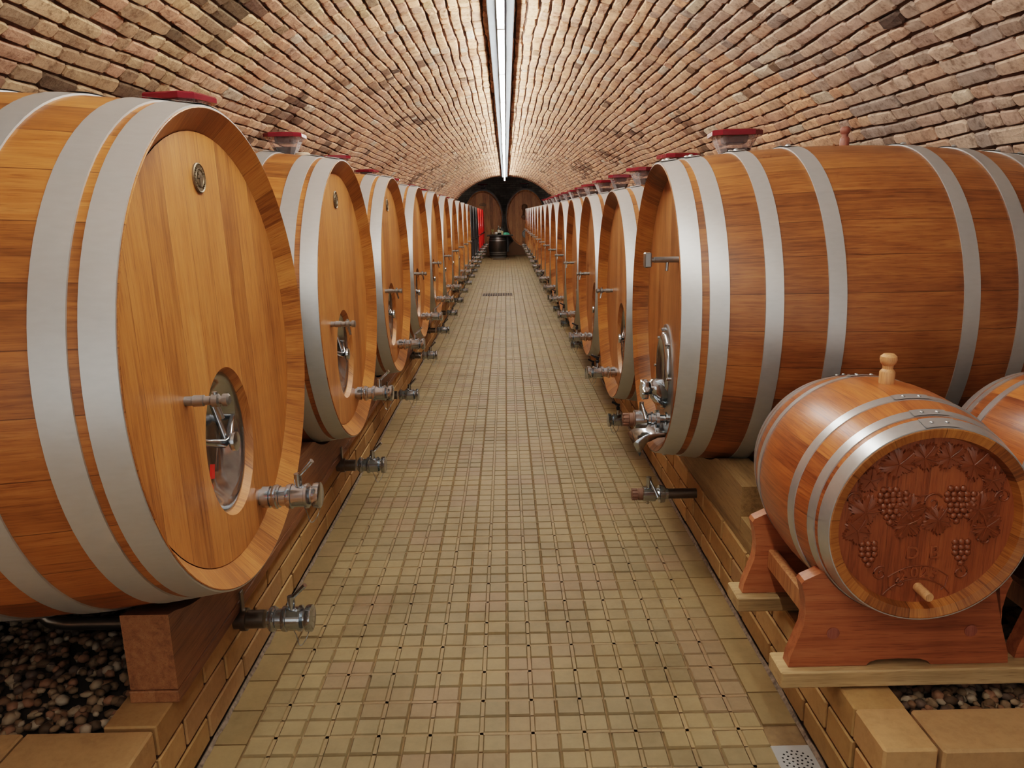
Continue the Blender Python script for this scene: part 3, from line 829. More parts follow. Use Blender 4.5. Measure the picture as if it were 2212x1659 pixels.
# nearest right cask (slightly oval), with its own door and spout
LC1=1.52
r1=make_cask(.615,.673,LC1,.673,ky=.845,kyb=.95,mats=('stave_r','head_r','rim_r','galv'),medal=False,manway=False,fit=False,allriv=True,
             hoops=[(.002,.072),(.098,.165),(.285,.345),(.495,.555)],n=112)
r1.location=(.63+LC1/2,3.20,1.07-.673); r1.rotation_euler=(0,0,pi)
tag(r1,'nearest oak cask of the right row with chrome door, behind the small carved barrel','cask',GRC)
hx=LC1/2-.07; zc1=.673
def loc1(X,Y,Z): # world -> local of r1
    return Vector((-(X-(.63+LC1/2)), -(Y-3.20), Z-(1.07-.673)))
# door plate
pl=MB(); c=loc1(.70,3.22,.71)
pl.lathe([(-.002,.30),(.006,.30),(.008,.296),(.008,0)],56,Matrix.Translation((hx,c.y,c.z)),.52,(False,False))
pd=pl.build('door_plate',M['steel'],r1,smooth=30)
dm=MB(); c2=loc1(.70,3.22,.80)
dm.lathe([(.008,.175),(.020,.172),(.028,.155),(.022,.125),(.012,.09),(.010,0)],48,Matrix.Translation((hx,c2.y,c2.z)),.55,(False,False))
dm.build('door_dome',M['chrome'],pd,smooth=60)
for k in range(10):
    bl=MB(); t=2*pi*k/10+.3; bl.lathe([(0,.007),(.018,.007),(.020,.005),(.020,0)],10,Matrix.Translation((hx+.006,c.y+.142*cos(t),c.z+.278*sin(t))))
    bl.build('bolt',M['chrome'],pd,smooth=30)
am=MB()
am.tube([loc1(.702,3.20,.70),loc1(.68,3.19,.705),loc1(.655,3.17,.73),loc1(.632,3.155,.742),loc1(.612,3.15,.742)],[.050,.058,.050,.040,.028],16)
ao=am.build('clamp_arm',M['chrome'],pd,smooth=70)
kn=MB(); vs=[];fs=[];nk=40
kc=loc1(.592,3.15,.735)
for x,s in ((-.016,.92),(-.010,1.0),(.008,1.0),(.014,.92)):
    for k in range(nk):
        t=2*pi*k/nk; r=(.040+.006*cos(6*t))*s; vs.append((kc.x+x,kc.y+r*cos(t),kc.z+r*sin(t)))
for q in range(3):
    for k in range(nk): fs.append((q*nk+k,q*nk+(k+1)%nk,(q+1)*nk+(k+1)%nk,(q+1)*nk+k))
fs.append(tuple(range(nk))[::-1]); fs.append(tuple(3*nk+k for k in range(nk)))
kn.add(vs,fs); kn.cyl(kc-Vector((.03,0,0)),kc,.014,.014,12); kn.build('star_knob',M['chrome'],pd,smooth=40)
# spout valve
sv=MB(); s0=loc1(.70,3.15,.600)
sv.lathe([(0,.030),(.012,.030),(.014,.018),(.040,.018),(.042,.040),(.056,.040),(.058,.026),(.066,.026),(.068,.033),(.078,.033),(.080,.028),(.090,.028),(.095,.036),(.100,.041),(.148,.041),(.150,.036),(.150,0)],28,Matrix.Translation((hx,s0.y,s0.z)),cap=(True,False))
so=sv.build('drain_valve',M['chrome'],r1,smooth=35)
rb=MB(); rb.lathe([(.146,.030),(.150,.033),(.154,.033),(.156,.029),(.172,.029),(.174,.024),(.178,.026),(.196,.024),(.200,.018),(.200,0)],20,Matrix.Translation((hx,s0.y,s0.z)),cap=(True,False))
for k in range(10):
    t=2*pi*k/10; rb.box(.0,.024,-.003,.003,-.004,.004,M=Matrix.Translation((hx+.176,s0.y+.026*cos(t),s0.z+.026*sin(t)))@Matrix.Rotation(t,4,'X'))
rb.build('stopper',M['brownrubber'],so,smooth=35)
lv=MB(); lv.cyl((hx+.118,s0.y,s0.z+.03),(hx+.118,s0.y,s0.z+.078),.010,.010,12); lv.cyl((hx+.118,s0.y,s0.z+.072),(hx+.105,s0.y+.045,s0.z+.01),.007,.011,12)
lv.build('lever',M['chrome'],so,smooth=35)
# drip shield : bent sheet
sh=MB(); prof=[(.700,.535),(.645,.530),(.600,.508),(.580,.478),(.568,.446)]; top=[(.700,.560),(.645,.560),(.590,.552),(.550,.530),(.534,.515)]
vs=[];fs=[]
for k,(p,q) in enumerate(zip(prof,top)):
    for (X,Z),Y in ((p,3.10),(q,3.07),(q,3.22),(p,3.19)):
        vs.append(loc1(X,Y,Z))
for k in range(4):
    for a_ in (0,2): 
        fs.append((4*k+a_,4*k+a_+1,4*k+a_+5,4*k+a_+4))
    fs.append((4*k+0,4*k+3,4*k+7,4*k+4))
fs.append((16,17,18,19)) if False else None
sh.add(vs,[f for f in fs if f]); so2=sh.build('drip_shield',M['chrome'],r1,smooth=50)
sm=so2.modifiers.new('t','SOLIDIFY'); sm.thickness=.0025
tp=MB(); t0=loc1(.70,3.05,1.30)
tp.lathe([(0,.012),(.10,.012),(.100,.010),(.118,.010)],16,Matrix.Translation((hx,t0.y,t0.z)))
tp.box(hx+.112,hx+.140,t0.y-.020,t0.y+.020,t0.z-.030,t0.z+.030,.004)
tp.cyl((hx+.045,t0.y,t0.z-.01),(hx+.048,t0.y+.004,t0.z-.045),.007,.006,10)
tp.build('sampling_tap',M['steel'],r1,smooth=35)
# wooden bung on the nearest right cask
def turned_bung(name,loc,s,mat,label):
    mb=MB(); Mz=Matrix.Rotation(-pi/2,4,'Y')
    pr=[(-.02,.017),(.0,.0175),(.030,.0175),(.034,.015),(.038,.0115),(.046,.012),(.052,.017),(.060,.0195),(.068,.0185),(.074,.012),(.0755,0)]
    mb.lathe([(a*s,b*s) for a,b in pr],24,Mz,cap=(True,False))
    o=mb.build(name,mat,smooth=35); o.location=loc; tag(o,label,'bung'); return o
bg=turned_bung('barrel_bung',(1.405,3.2,1.738),1.08,M['turned_red'],'reddish turned wooden bung on top of the nearest right cask')

# ------------------------------------------------------------------ outlet valves along the kerbs
def make_outlet(lev):
    root=empty('outlet_valve')
    p=MB(); p.lathe([(-.10,.030),(.0,.030),(.002,.036),(.020,.036),(.022,.029),(.075,.029)],24); p.build('inlet_pipe',M['pipe'],root,smooth=35)
    v=MB(); v.lathe([(a*.92+.055,b*1.06) for a,b in VPROF[4:]],28,cap=(True,False)); v.cyl((.163,0,.03),(.163,0,.066),.012,.010,12)
    vo=v.build('valve_body',M['chrome'],root,smooth=35)
    lever_mesh((.163,0,.060),lev).build('lever',M['chrome' if lev=='chrome' else 'blackplastic'],vo,smooth=40)
    chain_mesh((.215,0,-.035)).build('chain',M['steel'],vo,smooth=40)
    s=MB(); s.box(.004,.010,-.012,.012,-.02,.10).build('bracket',M['pipe'],root,smooth=0,bevel=.002)
    return root
oL=make_outlet('chrome')
for i,y in enumerate(L_Y):
    o=oL if i==0 else dup(oL)
    o.location=(-.868,y+.13,.245)
    nm='the nearest left cask' if i==0 else ('the %s left cask'%ORD[i] if i<10 else ('the %s black left cask'%ORD[i-10] if i<13 else 'the %s red hooped cask'%ORD[i-13]))
    tag(o,'steel ball valve in the kerb below '+nm,'valve','steel ball valves on pipes through the left kerb')
oR=make_outlet('black')
for i,y in enumerate(R_Y):
    o=oR if i==0 else dup(oR)
    o.location=(.853,y+.0,.200); o.rotation_euler=(0,0,pi)
    tag(o,'black handled ball valve in the kerb below the %s right cask'%ORD[i+1],'valve','steel ball valves on pipes through the right kerb')
# nearest right : long dark pipe with chrome cock
o=empty('outlet_valve',(.92,3.2,.228),pi)
MB().lathe([(-.06,.026),(.0,.026),(.002,.036),(.03,.036),(.032,.0235),(.215,.0235)],24).build('inlet_pipe',M['pipe'],o,smooth=35)
v=MB(); v.lathe([(.20,.026),(.215,.026),(.217,.040),(.232,.042),(.240,.042),(.242,.028),(.252,.026),(.258,.034),(.264,.0345),(.312,.0345),(.316,.030),(.316,0)],28,cap=(True,False))
v.cyl((.288,0,.03),(.288,0,.082),.011,.013,12); v.cyl((.292,0,-.03),(.292,0,-.048),.006,.006,8)
vo=v.build('valve_body',M['chrome'],o,smooth=35)
lv=MB(); lv.tube([(.288,0,.078),(.275,.01,.05),(.25,.03,-.005)],[.009,.006,.011],12); lv.build('lever',M['chrome'],vo,smooth=40)
st=MB(); st.lathe([(.312,.026),(.316,.028),(.334,.028),(.336,.023),(.362,.021),(.366,.016),(.366,0)],20,cap=(True,False))
for k in range(9):
    t=2*pi*k/9; st.box(0,.024,-.003,.003,-.004,.004,M=Matrix.Translation((.340,.024*cos(t),.024*sin(t)))@Matrix.Rotation(t,4,'X'))
st.build('stopper',M['brownrubber'],vo,smooth=35)
MB().box(-.012,-.004,-.014,.014,-.14,.15).build('bracket',M['pipe'],o,smooth=0,bevel=.002)
tag(o,'long dark pipe with chrome cock and brown stopper below the nearest right cask','valve','steel ball valves on pipes through the right kerb')
# pipe under the nearest left cask
pp=MB(); pp.tube([(-1.0,2.02,.318),(-1.20,2.02,.318),(-1.34,2.02,.318),(-1.39,2.02,.33),(-1.42,2.02,.36),(-1.425,2.02,.43)],.020,14)
po_=pp.build('drain_pipe',M['pipe'],smooth=50); tag(po_,'horizontal steel pipe under the nearest left cask above the pebbles','pipe')

# ------------------------------------------------------------------ timber beams carrying the casks
def beam(name,x0,x1,y0,y1,z0,z1,casks,zc,r,mat,label,rz=None,minz=None,dz=lambda y:0):
    mb=MB(); poly=[]; y=y0; pts=[]
    while y<y1:
        pts.append(y); y+=.04
    pts.append(y1)
    top=[]
    for y in pts:
        z=z1
        for k,yc in enumerate(casks):
            d=abs(y-yc); rr=r; zz=zc+dz(yc)
            ry=r
            if k==0 and rz: rr,zz,ry=rz
            if d<ry: z=min(z, zz-rr*sqrt(1-(d/ry)**2)-.004)
        top.append((y,max(minz or z0+.03,z)))
    n=len(top); vs=[];fs=[]
    for (y,z) in top: vs+= [(x0,y,z0),(x1,y,z0),(x1,y,z),(x0,y,z)]
    for i in range(n-1):
        a=4*i;b=a+4
        for k in range(4): fs.append((a+k,a+(k+1)%4,b+(k+1)%4,b+k))
    fs.append((0,3,2,1)); fs.append((4*n-4,4*n-3,4*n-2,4*n-1))
    mb.add(vs,fs); o=mb.build(name,mat,smooth=30); return o
bl_=empty('support_beam',(-.93,1.70,.275))
b1=beam('beam_timber',-.993,-.870,1.70,25.3,.312,.525,L_Y,ZCL,.668,M['beam'],None,dz=zl)
b1.parent=bl_; b1.location=(.93,-1.70,-.275)
b2=MB().box(-.066,.062,-.004,22.9,0.0,.034).build('base_board',M['beam'],bl_,smooth=0,bevel=.003)
tag(bl_,'long brown timber beam on the left kerb carrying the left casks','beam')
br_=empty('support_beam',(.91,2.58,.275))
b3=beam('beam_timber',.856,.985,2.58,24.8,.320,.495,[3.2]+R_Y,ZCR,.66,M['beam_grey'],None,rz=(.645,1.07,.60),minz=.328,dz=zr)
b3.parent=br_; b3.location=(-.91,-2.58,-.275)
b4=MB().box(-.052,.085,-.13,22.2,0.0,.045).build('base_board',M['beam_grey'],br_,smooth=0,bevel=.003)
b5=MB().box(-.052,.085,-.13,.02,.045,.102).build('end_block',M['beam_grey'],br_,smooth=0,bevel=.003)
tag(br_,'long weathered timber beam on the right kerb carrying the right casks','beam')

# ------------------------------------------------------------------ airlocks
def make_airlock():
    r=empty('fermentation_airlock')
    def octo(w,d,z,c=.30):
        a,b=w/2,d/2; ca,cb=a*c*1.2,b*c*1.2
        return [(a,b-cb,z),(a-ca,b,z),(-a+ca,b,z),(-a,b-cb,z),(-a,-b+cb,z),(-a+ca,-b,z),(a-ca,-b,z),(a,-b+cb,z)]
    def loft(mb,layers,cap0=True,cap1=True):
        vs=[];fs=[]
        for l in layers: vs+=l
        for i in range(len(layers)-1):
            for k in range(8): fs.append((8*i+k,8*i+(k+1)%8,8*i+8+(k+1)%8,8*i+8+k))
        if cap0: fs.append(tuple(range(8))[::-1])
        if cap1: fs.append(tuple(8*(len(layers)-1)+k for k in range(8)))
        mb.add(vs,fs)
    b=MB(); loft(b,[octo(.15,.15,0),octo(.155,.155,.01),octo(.275,.275,.146)],True,False); b.build('bowl',M['bowl'],r,smooth=20)
    w=MB(); loft(w,[octo(.142,.142,.004),octo(.198,.198,.066)]); w.build('wine',M['wine'],r,smooth=20)
    p=MB(); loft(p,[octo(.125,.125,.098),octo(.150,.150,.105),octo(.165,.165,.146)]); p.build('plunger',M['plunger'],r,smooth=20)
    l=MB(); loft(l,[octo(.310,.310,.143),octo(.322,.322,.146),octo(.322,.322,.172),octo(.308,.308,.180),octo(.17,.17,.190),octo(.04,.04,.190)]); l.build('lid',M['lid'],r,smooth=20)
    n=MB(); n.lathe([(-.12,.03),(.001,.033)],20,Matrix.Rotation(-pi/2,4,'Y')); n.build('neck',M['rubber'],r,smooth=30)
    return r
al=make_airlock()
def cask_top(x,y,yc,zc,rr): return zc+sqrt(max(0,rr*rr-(y-yc)**2))
airs=[]
LA=[(-.945,2.30,0),(-1.01,3.60,1),(-1.09,5.02,2),(-1.165,6.5,3),(-1.175,7.95,4),(-1.19,9.4,5),(-1.19,10.82,6),(-1.19,12.2,7),(-1.19,13.6,8),(-1.19,15.05,9)]
first=True
for (x,y,i) in LA:
    o=al if first else dup(al); first=False
    zc=ZCL+zl(L_Y[i])
    rr=rad((x+.727+LCAS/2),LCAS/2,.634,RBL)
    o.location=(x,y,cask_top(x,y,L_Y[i],zc,rr)+(.022 if i==0 else .004)); s=.54; o.scale=(s,s,s); o.rotation_euler=(0,0,.25*(i%3)-.2)
    tag(o,'small plastic airlock with dark red lid on the %s cask of the left row'%('nearest' if i==0 else ORD[i]),'airlock','red lidded airlocks on the left casks')
RX=[1.345,1.335,1.325,1.31]+[1.31]*11
for i,y in enumerate(R_Y):
    o=dup(al); x=RX[i]
    rr=rad((x-.63-LCR/2),LCR/2,.62,RBR)
    o.location=(x,y,ZCR+zr(y)+rr+.003+(.10 if i==0 else .075 if i==1 else .055)); s=.88; o.scale=(s,s,s); o.rotation_euler=(0,0,.3*(i%3)-.1)
    tag(o,'clear plastic airlock with dark red lid on the %s cask of the right row'%ORD[i+1],'airlock','red lidded airlocks on the right casks')
# small glass jar-like ring beside the second left airlock
gj=MB(); gj.lathe([(0,.030),(.002,.034),(.012,.034),(.016,.029),(.016,.0)],20,Matrix.Rotation(-pi/2,4,'Y'),cap=(True,False))
gj=gj.build('bung_cap',M['rubber'],smooth=30); gj.location=(-.925,3.56,ZCL+zl(3.5)+.660); tag(gj,'pale round bung cap beside the airlock on the second left cask','cap')

# ------------------------------------------------------------------ small carved barrel
BY0,BXC,BZC=1.655,1.012,.745
RH,RB,LB=.246,.292,.55
def make_barrel():
    root=empty('small_barrel'); n=80; Lh=LB/2; circ=2*pi*RH
    K=12; po=[(-Lh+LB*i/K,rad(-Lh+LB*i/K,Lh,RH,RB)) for i in range(K+1)]
    T=Matrix.Translation((0,0,RB))
    MB().lathe([(-Lh,RH-.02)]+po,n,T,1,(True,False),uvw=round(circ/.07)*.07).build('staves',M['small'],root)
    MB().lathe([(Lh,RH),(Lh+.001,RH-.003),(Lh-.004,RH-.024),(Lh-.028,RH-.030)],n,T,1,(False,False),uvw=round(circ/.07)*.07).build('chime',M['rim_r'],root,smooth=25)
    hs=[(.0,.036),(.050,.076),(.135,.163)]
    for a_,b_ in [(Lh-a,Lh-b) for a,b in hs]+[(-(Lh-b),-(Lh-a)) for a,b in hs]:
        hb=MB(); pr=[]
        for q in range(4):
            x=a_+(b_-a_)*q/3; pr.append((x,rad(x,Lh,RH,RB)+.0028))
        hb.lathe(pr+[(b_,rad(b_,Lh,RH,RB)-.001),(a_,rad(a_,Lh,RH,RB)-.001)],n,T,1,closed=True)
        # joint plate on top
        hv=[];nn=6;a0=pi/2-.16;a1=pi/2+.16
        for q in range(nn+1):
            an=a0+(a1-a0)*q/nn
            for xq in (a_,b_):
                rr=rad(xq,Lh,RH,RB)+.0048; hv.append((xq,rr*cos(an),rr*sin(an)+RB))
        hb.add(hv,[(2*q,2*q+1,2*q+3,2*q+2) for q in range(nn)])
        ho=hb.build('hoop',M['galv_small'],root,smooth=30)
        xm=(a_+b_)/2; rr=rad(xm,Lh,RH,RB)+.0045
        for an in (pi/2-.07,pi/2+.07):
            rv=MB(); rv.sphere((xm,rr*cos(an),rr*sin(an)+RB),.0052,10,4,(1,1,.7),0); rv.build('rivet',M['galv_small'],ho,smooth=60)
    hx=Lh-.028; R=RH-.029
    vs=[(hx,0,RB)];fs=[];m=64
    for k in range(m): vs.append((hx,R*cos(2*pi*k/m),R*sin(2*pi*k/m)+RB))
    fs=[(0,1+k,1+(k+1)%m) for k in range(m)]
    hd=MB(); hd.add(vs,fs,[[(vs[i][1],vs[i][2]) for i in f] for f in fs]); ho=hd.build('head',M['carved'],root,smooth=20)
    return root,ho,hx
barrel,bhead,bhx=make_barrel()
barrel.location=(BXC,BY0+LB/2,BZC-RB); barrel.rotation_euler=(0,0,-pi/2)
tag(barrel,'small oak barrel with carved grapevine head and 2023 on a wooden cradle','barrel','small hooped barrels at the right')
# carving: local y = image right (after rotation: local +y -> world +x), z up, x out
cv=MB(); X0=bhx
def P2(y,z,d=0): return (X0+d,y,RB+z)
def grape(y,z,r=.0088): cv.sphere((X0,y,RB+z),r,8,6,(.75,1,1),-pi/2)
def bunch(cy,cz,n,flip=1,r=.0088):
    w=n; z=0
    rows=[3,4,4,3,3,2,1] if n>4 else [3,3,3,2,1]
    for q,c in enumerate(rows):
        for k in range(c):
            grape(cy+(k-(c-1)/2)*r*1.75+flip*q*r*.15, cz-q*r*1.6, r)
bunch(-.095,.085,5); bunch(.068,.085,5); bunch(-.135,-.055,4); bunch(.095,-.055,4)
bunch(-.07,.075,4); bunch(.095,.07,4)
def leaf(cy,cz,ang,s):
    # five lobed serrated leaf in relief
    n=60; ring=[]
    for k in range(n):
        t=2*pi*k/n
        r=s*(.62+.30*abs(cos(2.5*t))**.8+.05*(1 if k%2 else -1))*(1.0-.25*(cos(t)<-.6))
        ring.append((cy+r*cos(t+ang),cz+r*sin(t+ang)))
    vs=[P2(cy,cz,.004)]+[P2(a,b,.0005) for a,b in ring]+[P2(cy+(a-cy)*.86,cz+(b-cz)*.86,.0052) for a,b in ring]
    fs=[]
    for k in range(n):
        k2=(k+1)%n; fs.append((1+k,1+k2,1+n+k2,1+n+k)); fs.append((0,1+n+k,1+n+k2))
    cv.add(vs,fs)
    for j in range(5):
        t=ang+2*pi*j/5
        cv.tube([P2(cy,cz,.0045),P2(cy+s*.45*cos(t),cz+s*.45*sin(t),.0062),P2(cy+s*.8*cos(t),cz+s*.8*sin(t),.0045)],.0013,5)
for a_ in ((-.150,.028,2.6,.050),(-.045,.030,.2,.048),(-.165,-.020,3.6,.042),(-.045,-.005,5.5,.045),(.030,.005,3.6,.045),(.125,.030,.3,.050),(.150,-.015,5.7,.045),
           (-.080,.150,2.0,.052),(-.020,.165,1.0,.045),(.040,.165,2.0,.045),(.100,.145,.8,.052),(-.145,.110,2.8,.038),(.150,.105,.3,.038)): leaf(*a_)
def curl(cy,cz,s,flip,ph=0):
    pts=[]
    for k in range(26):
        t=k/25*4.2*pi/1.6; r=s*(1-k/30); pts.append(P2(cy+flip*r*cos(t+ph),cz+r*sin(t+ph),.001))
    cv.tube(pts,[.0030-.0012*k/25 for k in range(26)],6)
curl(-.182,.062,.020,1);curl(.182,.062,.020,-1);curl(-.098,-.135,.020,1,1.2);curl(.100,-.135,.022,-1,1.2);curl(-.045,-.160,.012,1,2);curl(.150,-.05,.016,-1)
curl(.012,.050,.026,1,.6)   # central swirl emblem
cv.tube([P2(-.045,.072,.001),P2(-.020,.066,.001),P2(.0,.072,.001)],.0016,6)
cv.tube([P2(-.038,.050,.001),P2(-.022,.046,.001),P2(-.008,.051,.001)],.0022,6)
cv.tube([P2(-.040,.068,.001),P2(-.042,.040,.001),P2(-.040,.015,.001)],.0016,6)
# banner
ban=[];nb=20
for k in range(nb+1):
    t=k/nb; y=-.078+.150*t; z=-.128-.030*(2*t-1)**2; ban.append((y,z))
cv.tube([P2(y,z+.012,.0005) for y,z in ban],.0018,6)
cv.tube([P2(ban[0][0],ban[0][1]+.012,.0005),P2(ban[0][0]+.004,ban[0][1]-.014,.0005),P2(ban[0][0]+.014,ban[0][1]-.024,.0005)],.0018,6)
cv.tube([P2(ban[-1][0],ban[-1][1]+.012,.0005),P2(ban[-1][0]-.004,ban[-1][1]-.014,.0005),P2(ban[-1][0]-.014,ban[-1][1]-.024,.0005)],.0018,6)
ar=[P2(.095*cos(t)-.003,-.232+.080*sin(t),.0005) for t in [pi*(.16+.68*k/24) for k in range(25)]]
cv.tube(ar,.0020,6)
cvo=cv.build('relief_carving',M['carved'],bhead,smooth=50)
def text_mesh(name,body,size,parent,mat,M4,ext=.0022):
    cu=bpy.data.curves.new(name,'FONT'); cu.body=body; cu.size=size; cu.extrude=ext; cu.align_x='CENTER'; cu.align_y='CENTER'; cu.bevel_depth=.0004
    ob=bpy.data.objects.new(name+'_src',cu); C.objects.link(ob); dg=bpy.context.evaluated_depsgraph_get(); 
    me=bpy.data.meshes.new_from_object(ob.evaluated_get(dg)); bpy.data.objects.remove(ob); bpy.data.curves.remove(cu)
    me.transform(M4); me.materials.clear(); me.materials.append(mat)
    o=bpy.data.objects.new(name,me); C.objects.link(o); o.parent=parent; return o
# text plane: local x of text -> +y, y -> +z, z -> +x
TM=Matrix(((0,0,1,0),(1,0,0,0),(0,1,0,0),(0,0,0,1)))
def place_text(body,y,z,size,rot=0):
    return text_mesh('carved_lettering',body,size,bhead,M['carved'],Matrix.Translation((X0+.0008,y,RB+z))@TM@Matrix.Rotation(rot,4,'Z'))
for ch,yy,zz,rt in (('2',-.040,-.141,.16),('0',-.014,-.135,.05),('2',.012,-.135,-.05),('3',.037,-.141,-.16)): place_text(ch,yy,zz,.040,rt)
place_text('D',-.024,-.082,.046); place_text('B',.030,-.082,.046)
tp=MB(); tp.lathe([(-.004,.0125),(.052,.0115),(.054,.010),(.054,0)],20,Matrix.Translation((X0,.0,RB-.175)),cap=(True,False)); tp.build('tap_peg',M['turned'],barrel,smooth=40)
bgs=turned_bung('barrel_bung',(BXC,BY0+LB/2,BZC+RB-.004),1.12,M['turned'],'pale turned wooden bung on top of the small carved barrel')

# cradle
def make_cradle():
    r=empty('barrel_cradle'); CX=-.010; Z0=.332
    rr=RH+.014
    def board(yw,th,rc):
        pl=[]; L_=[(-.287,.0),(-.283,.03),(-.268,.075),(-.255,.115),(-.252,.155),(-.258,.200),(-.268,.236),(-.262,.246)]
        pl+=L_
        zc=BZC-Z0
        # concave seat
        a0=atan2(.268-zc,-.212)
        pl.append((-.212,.270))
        st=[]
        ang0=atan2(.262-zc,-.205-0.0); 
        for k in range(17):
            t=(pi+ .0)+ (ang0 if False else 0)
        import math as _m
        r_=rc
        A=_m.asin(min(1,max(-1,(zc-.262)/r_)))
        for k in range(19):
            t=pi+A+(pi-2*A)*k/18; pl.append((.010+r_*cos(t), zc+r_*sin(t)))
        pl+= [(-a_,b_) for a_,b_ in ([(-.212,.270)]+L_[::-1])]
        pl+= [(.085,.0),(.075,.010),(.055,.017),(.0,.019),(-.055,.017),(-.075,.010),(-.085,.0)]
        mb=MB(); mb.prism([(CX+p,q) for p,q in pl],yw,yw+th,'xz'); o=mb.build('side_board',M['cradle'],r,smooth=30)
        return o
    Yc=BY0+LB/2
    b1=board(1.712-Yc,.040,rad(1.712-Yc,LB/2,RH,RB)+.004); b2=board(2.098-Yc,.038,rad(2.12-Yc,LB/2,RH,RB)+.004)
    for s in (-1,1):
        g=MB(); g.box(CX+s*.178-.022,CX+s*.178+.022,1.750-Yc,2.100-Yc,.100,.150,.003) if False else g.box(CX+s*.200-.014,CX+s*.200+.014,1.750-Yc,2.100-Yc,.085,.145,.003)
        g.build('stretcher',M['turned'],r,smooth=0)
        d=MB(); d.lathe([(0,.0165),(.0015,.0165),(.0015,0)],20,Matrix.Translation((CX+s*.178,1.7112-Yc,.096))@Matrix.Rotation(-pi/2,4,'Z'),cap=(True,False)); d.build('dowel_plug',M['turned_red'],b1,smooth=30)
    return r
cr=make_cradle(); cr.location=(BXC,BY0+LB/2,.332)
tag(cr,'curved reddish wooden cradle under the small carved barrel','cradle','wooden barrel cradles at the right')
# second small barrel and its cradle, further right
b2=dup(barrel,skip=('tap_peg',)); b2.location=(BXC+.605,BY0+LB/2+.02,BZC-RB+.0)
tag(b2,'small oak barrel cut off by the right edge, behind the carved one','barrel','small hooped barrels at the right')
c2_=dup(cr); c2_.location=(BXC+.605,BY0+LB/2+.02,.332)
tag(c2_,'wooden cradle further right under the partly hidden second small barrel','cradle','wooden barrel cradles at the right')
# planks
for (x,y0,y1,lab) in ((.690,1.690,1.785,'pale thick plank under the front foot of the small barrel cradle'),(.692,2.068,2.175,'pale thick plank under the rear foot of the small barrel cradle')):
    mb=MB().box(0,1.36,0,y1-y0,0,.048,.004); o=mb.build('timber_plank',M['pale'],smooth=0); o.location=(x,y0,.283)
    tag(o,lab,'plank','two pale planks laid across the right kerb')

# ------------------------------------------------------------------ drains
dc=MB(); mb=dc
X0d,X1d,Y0d,Y1d=.728,.838,1.70,1.828
dc.box(X0d,X1d,Y0d,Y1d,-.012,.0015,.002)
o=dc.build('drain_cover',M['galv'],smooth=0)
hl=MB(); cxd,cyd=(X0d+X1d)/2,(Y0d+Y1d)/2
for (nh,rr) in ((1,0),(6,.0135),(12,.027),(16,.039)):
    for k in range(nh):
        t=2*pi*k/max(1,nh)+.2*nh; x=cxd+rr*cos(t); y=cyd+rr*sin(t)
        hl.add([(x+.0033*cos(2*pi*q/8),y+.0033*sin(2*pi*q/8),.0019) for q in range(8)],[tuple(range(8))])
h=hl.build('drain_hole',M['dark'],o,smooth=0); h['kind']='stuff'
tag(o,'square perforated steel drain cover at the foot of the right kerb','drain')
for (yc,x0,x1,lab) in ((13.88,-.46,.105,'slotted floor drain grate in the middle of the aisle'),(24.6,-.44,.09,'slotted floor drain grate in front of the dark barrel table')):
    r=empty('drain_grate',((x0+x1)/2,yc,0))
    w=(x1-x0)/2
    MB().box(-w,w,-.23,.23,-.006,.0016).build('grate_frame',M['grime'],r,smooth=0)
    s=MB()
    for k in range(12):
        x=-w+.03+(2*w-.06)*k/11
        s.box(x-.014,x+.014,-.20,-.02,.0017,.0022); s.box(x-.014,x+.014,.02,.20,.0017,.0022)
    s.build('slots',M['dark'],r,smooth=0)
    tag(r,lab,'drain','slotted grates in the aisle floor')

# ------------------------------------------------------------------ end chamber : two big casks, table barrel
big=make_cask(.98,1.05,1.5,1.05,ky=.685,mats=('big','big','big','hoop_dark'),medal=False,manway=False,fit=False,hoops=[(.0,.09),(.12,.20),(.42,.50)],n=80,recess=.08,thick=.06,nm='oval_cask')
big.location=(.705,26.9+.75,1.272-1.05); big.rotation_euler=(0,0,-pi/2)
tag(big,'big upright oval cask with carved bust at the far right end of the aisle','cask','two big oval casks closing the aisle')
bx2=dup(big); bx2.location=(-.80,26.9+.75,1.262-1.05)
tag(bx2,'big upright oval cask at the far left end of the aisle','cask','two big oval casks closing the aisle')
hxb=.75-.08
# carved bust: head, neck, shoulders in relief (generic)
bu=MB(); bz=1.05+.345
bu.sphere((hxb+.01,-.03,bz),.115,20,14,(.75,.82,1.12))
bu.sphere((hxb+.035,-.03,bz+.06),.118,20,14,(.55,.9,.75))
bu.sphere((hxb+.095,-.03,bz-.01),.022,10,8,(1,.7,1.4))
for s in (-1,1):
    bu.sphere((hxb+.082,-.03+s*.038,bz+.028),.016,10,8,(.6,1.2,.6)); bu.sphere((hxb+.0,-.03+s*.098,bz),.024,10,8,(.6,.5,1.3))
bu.sphere((hxb+.084,-.03,bz-.055),.024,10,8,(.5,1.3,.5))
bu.tube([(hxb-.01,-.03,bz-.08),(hxb-.01,-.03,bz-.22)],[.06,.075],16)
bu.sphere((hxb-.03,-.03,bz-.30),.15,20,12,(.35,1.0,.8))
bu.build('carved_bust',M['big'],big,smooth=60)
hw=MB(); hc=(hxb,-.02-.0,1.05-.54)
Mh=Matrix.Translation((hxb,.02,.51))
hw.lathe([(0,.155),(.02,.155),(.024,.145),(.010,.13),(.010,0)],32,Mh,cap=(False,False))
for k in range(3):
    t=pi*k/3+.4; hw.cyl((hxb+.02,.02-.13*cos(t),.51-.13*sin(t)),(hxb+.02,.02+.13*cos(t),.51+.13*sin(t)),.010,.010,8)
hw.build('wheel_hatch',M['hoop_dark'],big,smooth=35)
mk=MB()
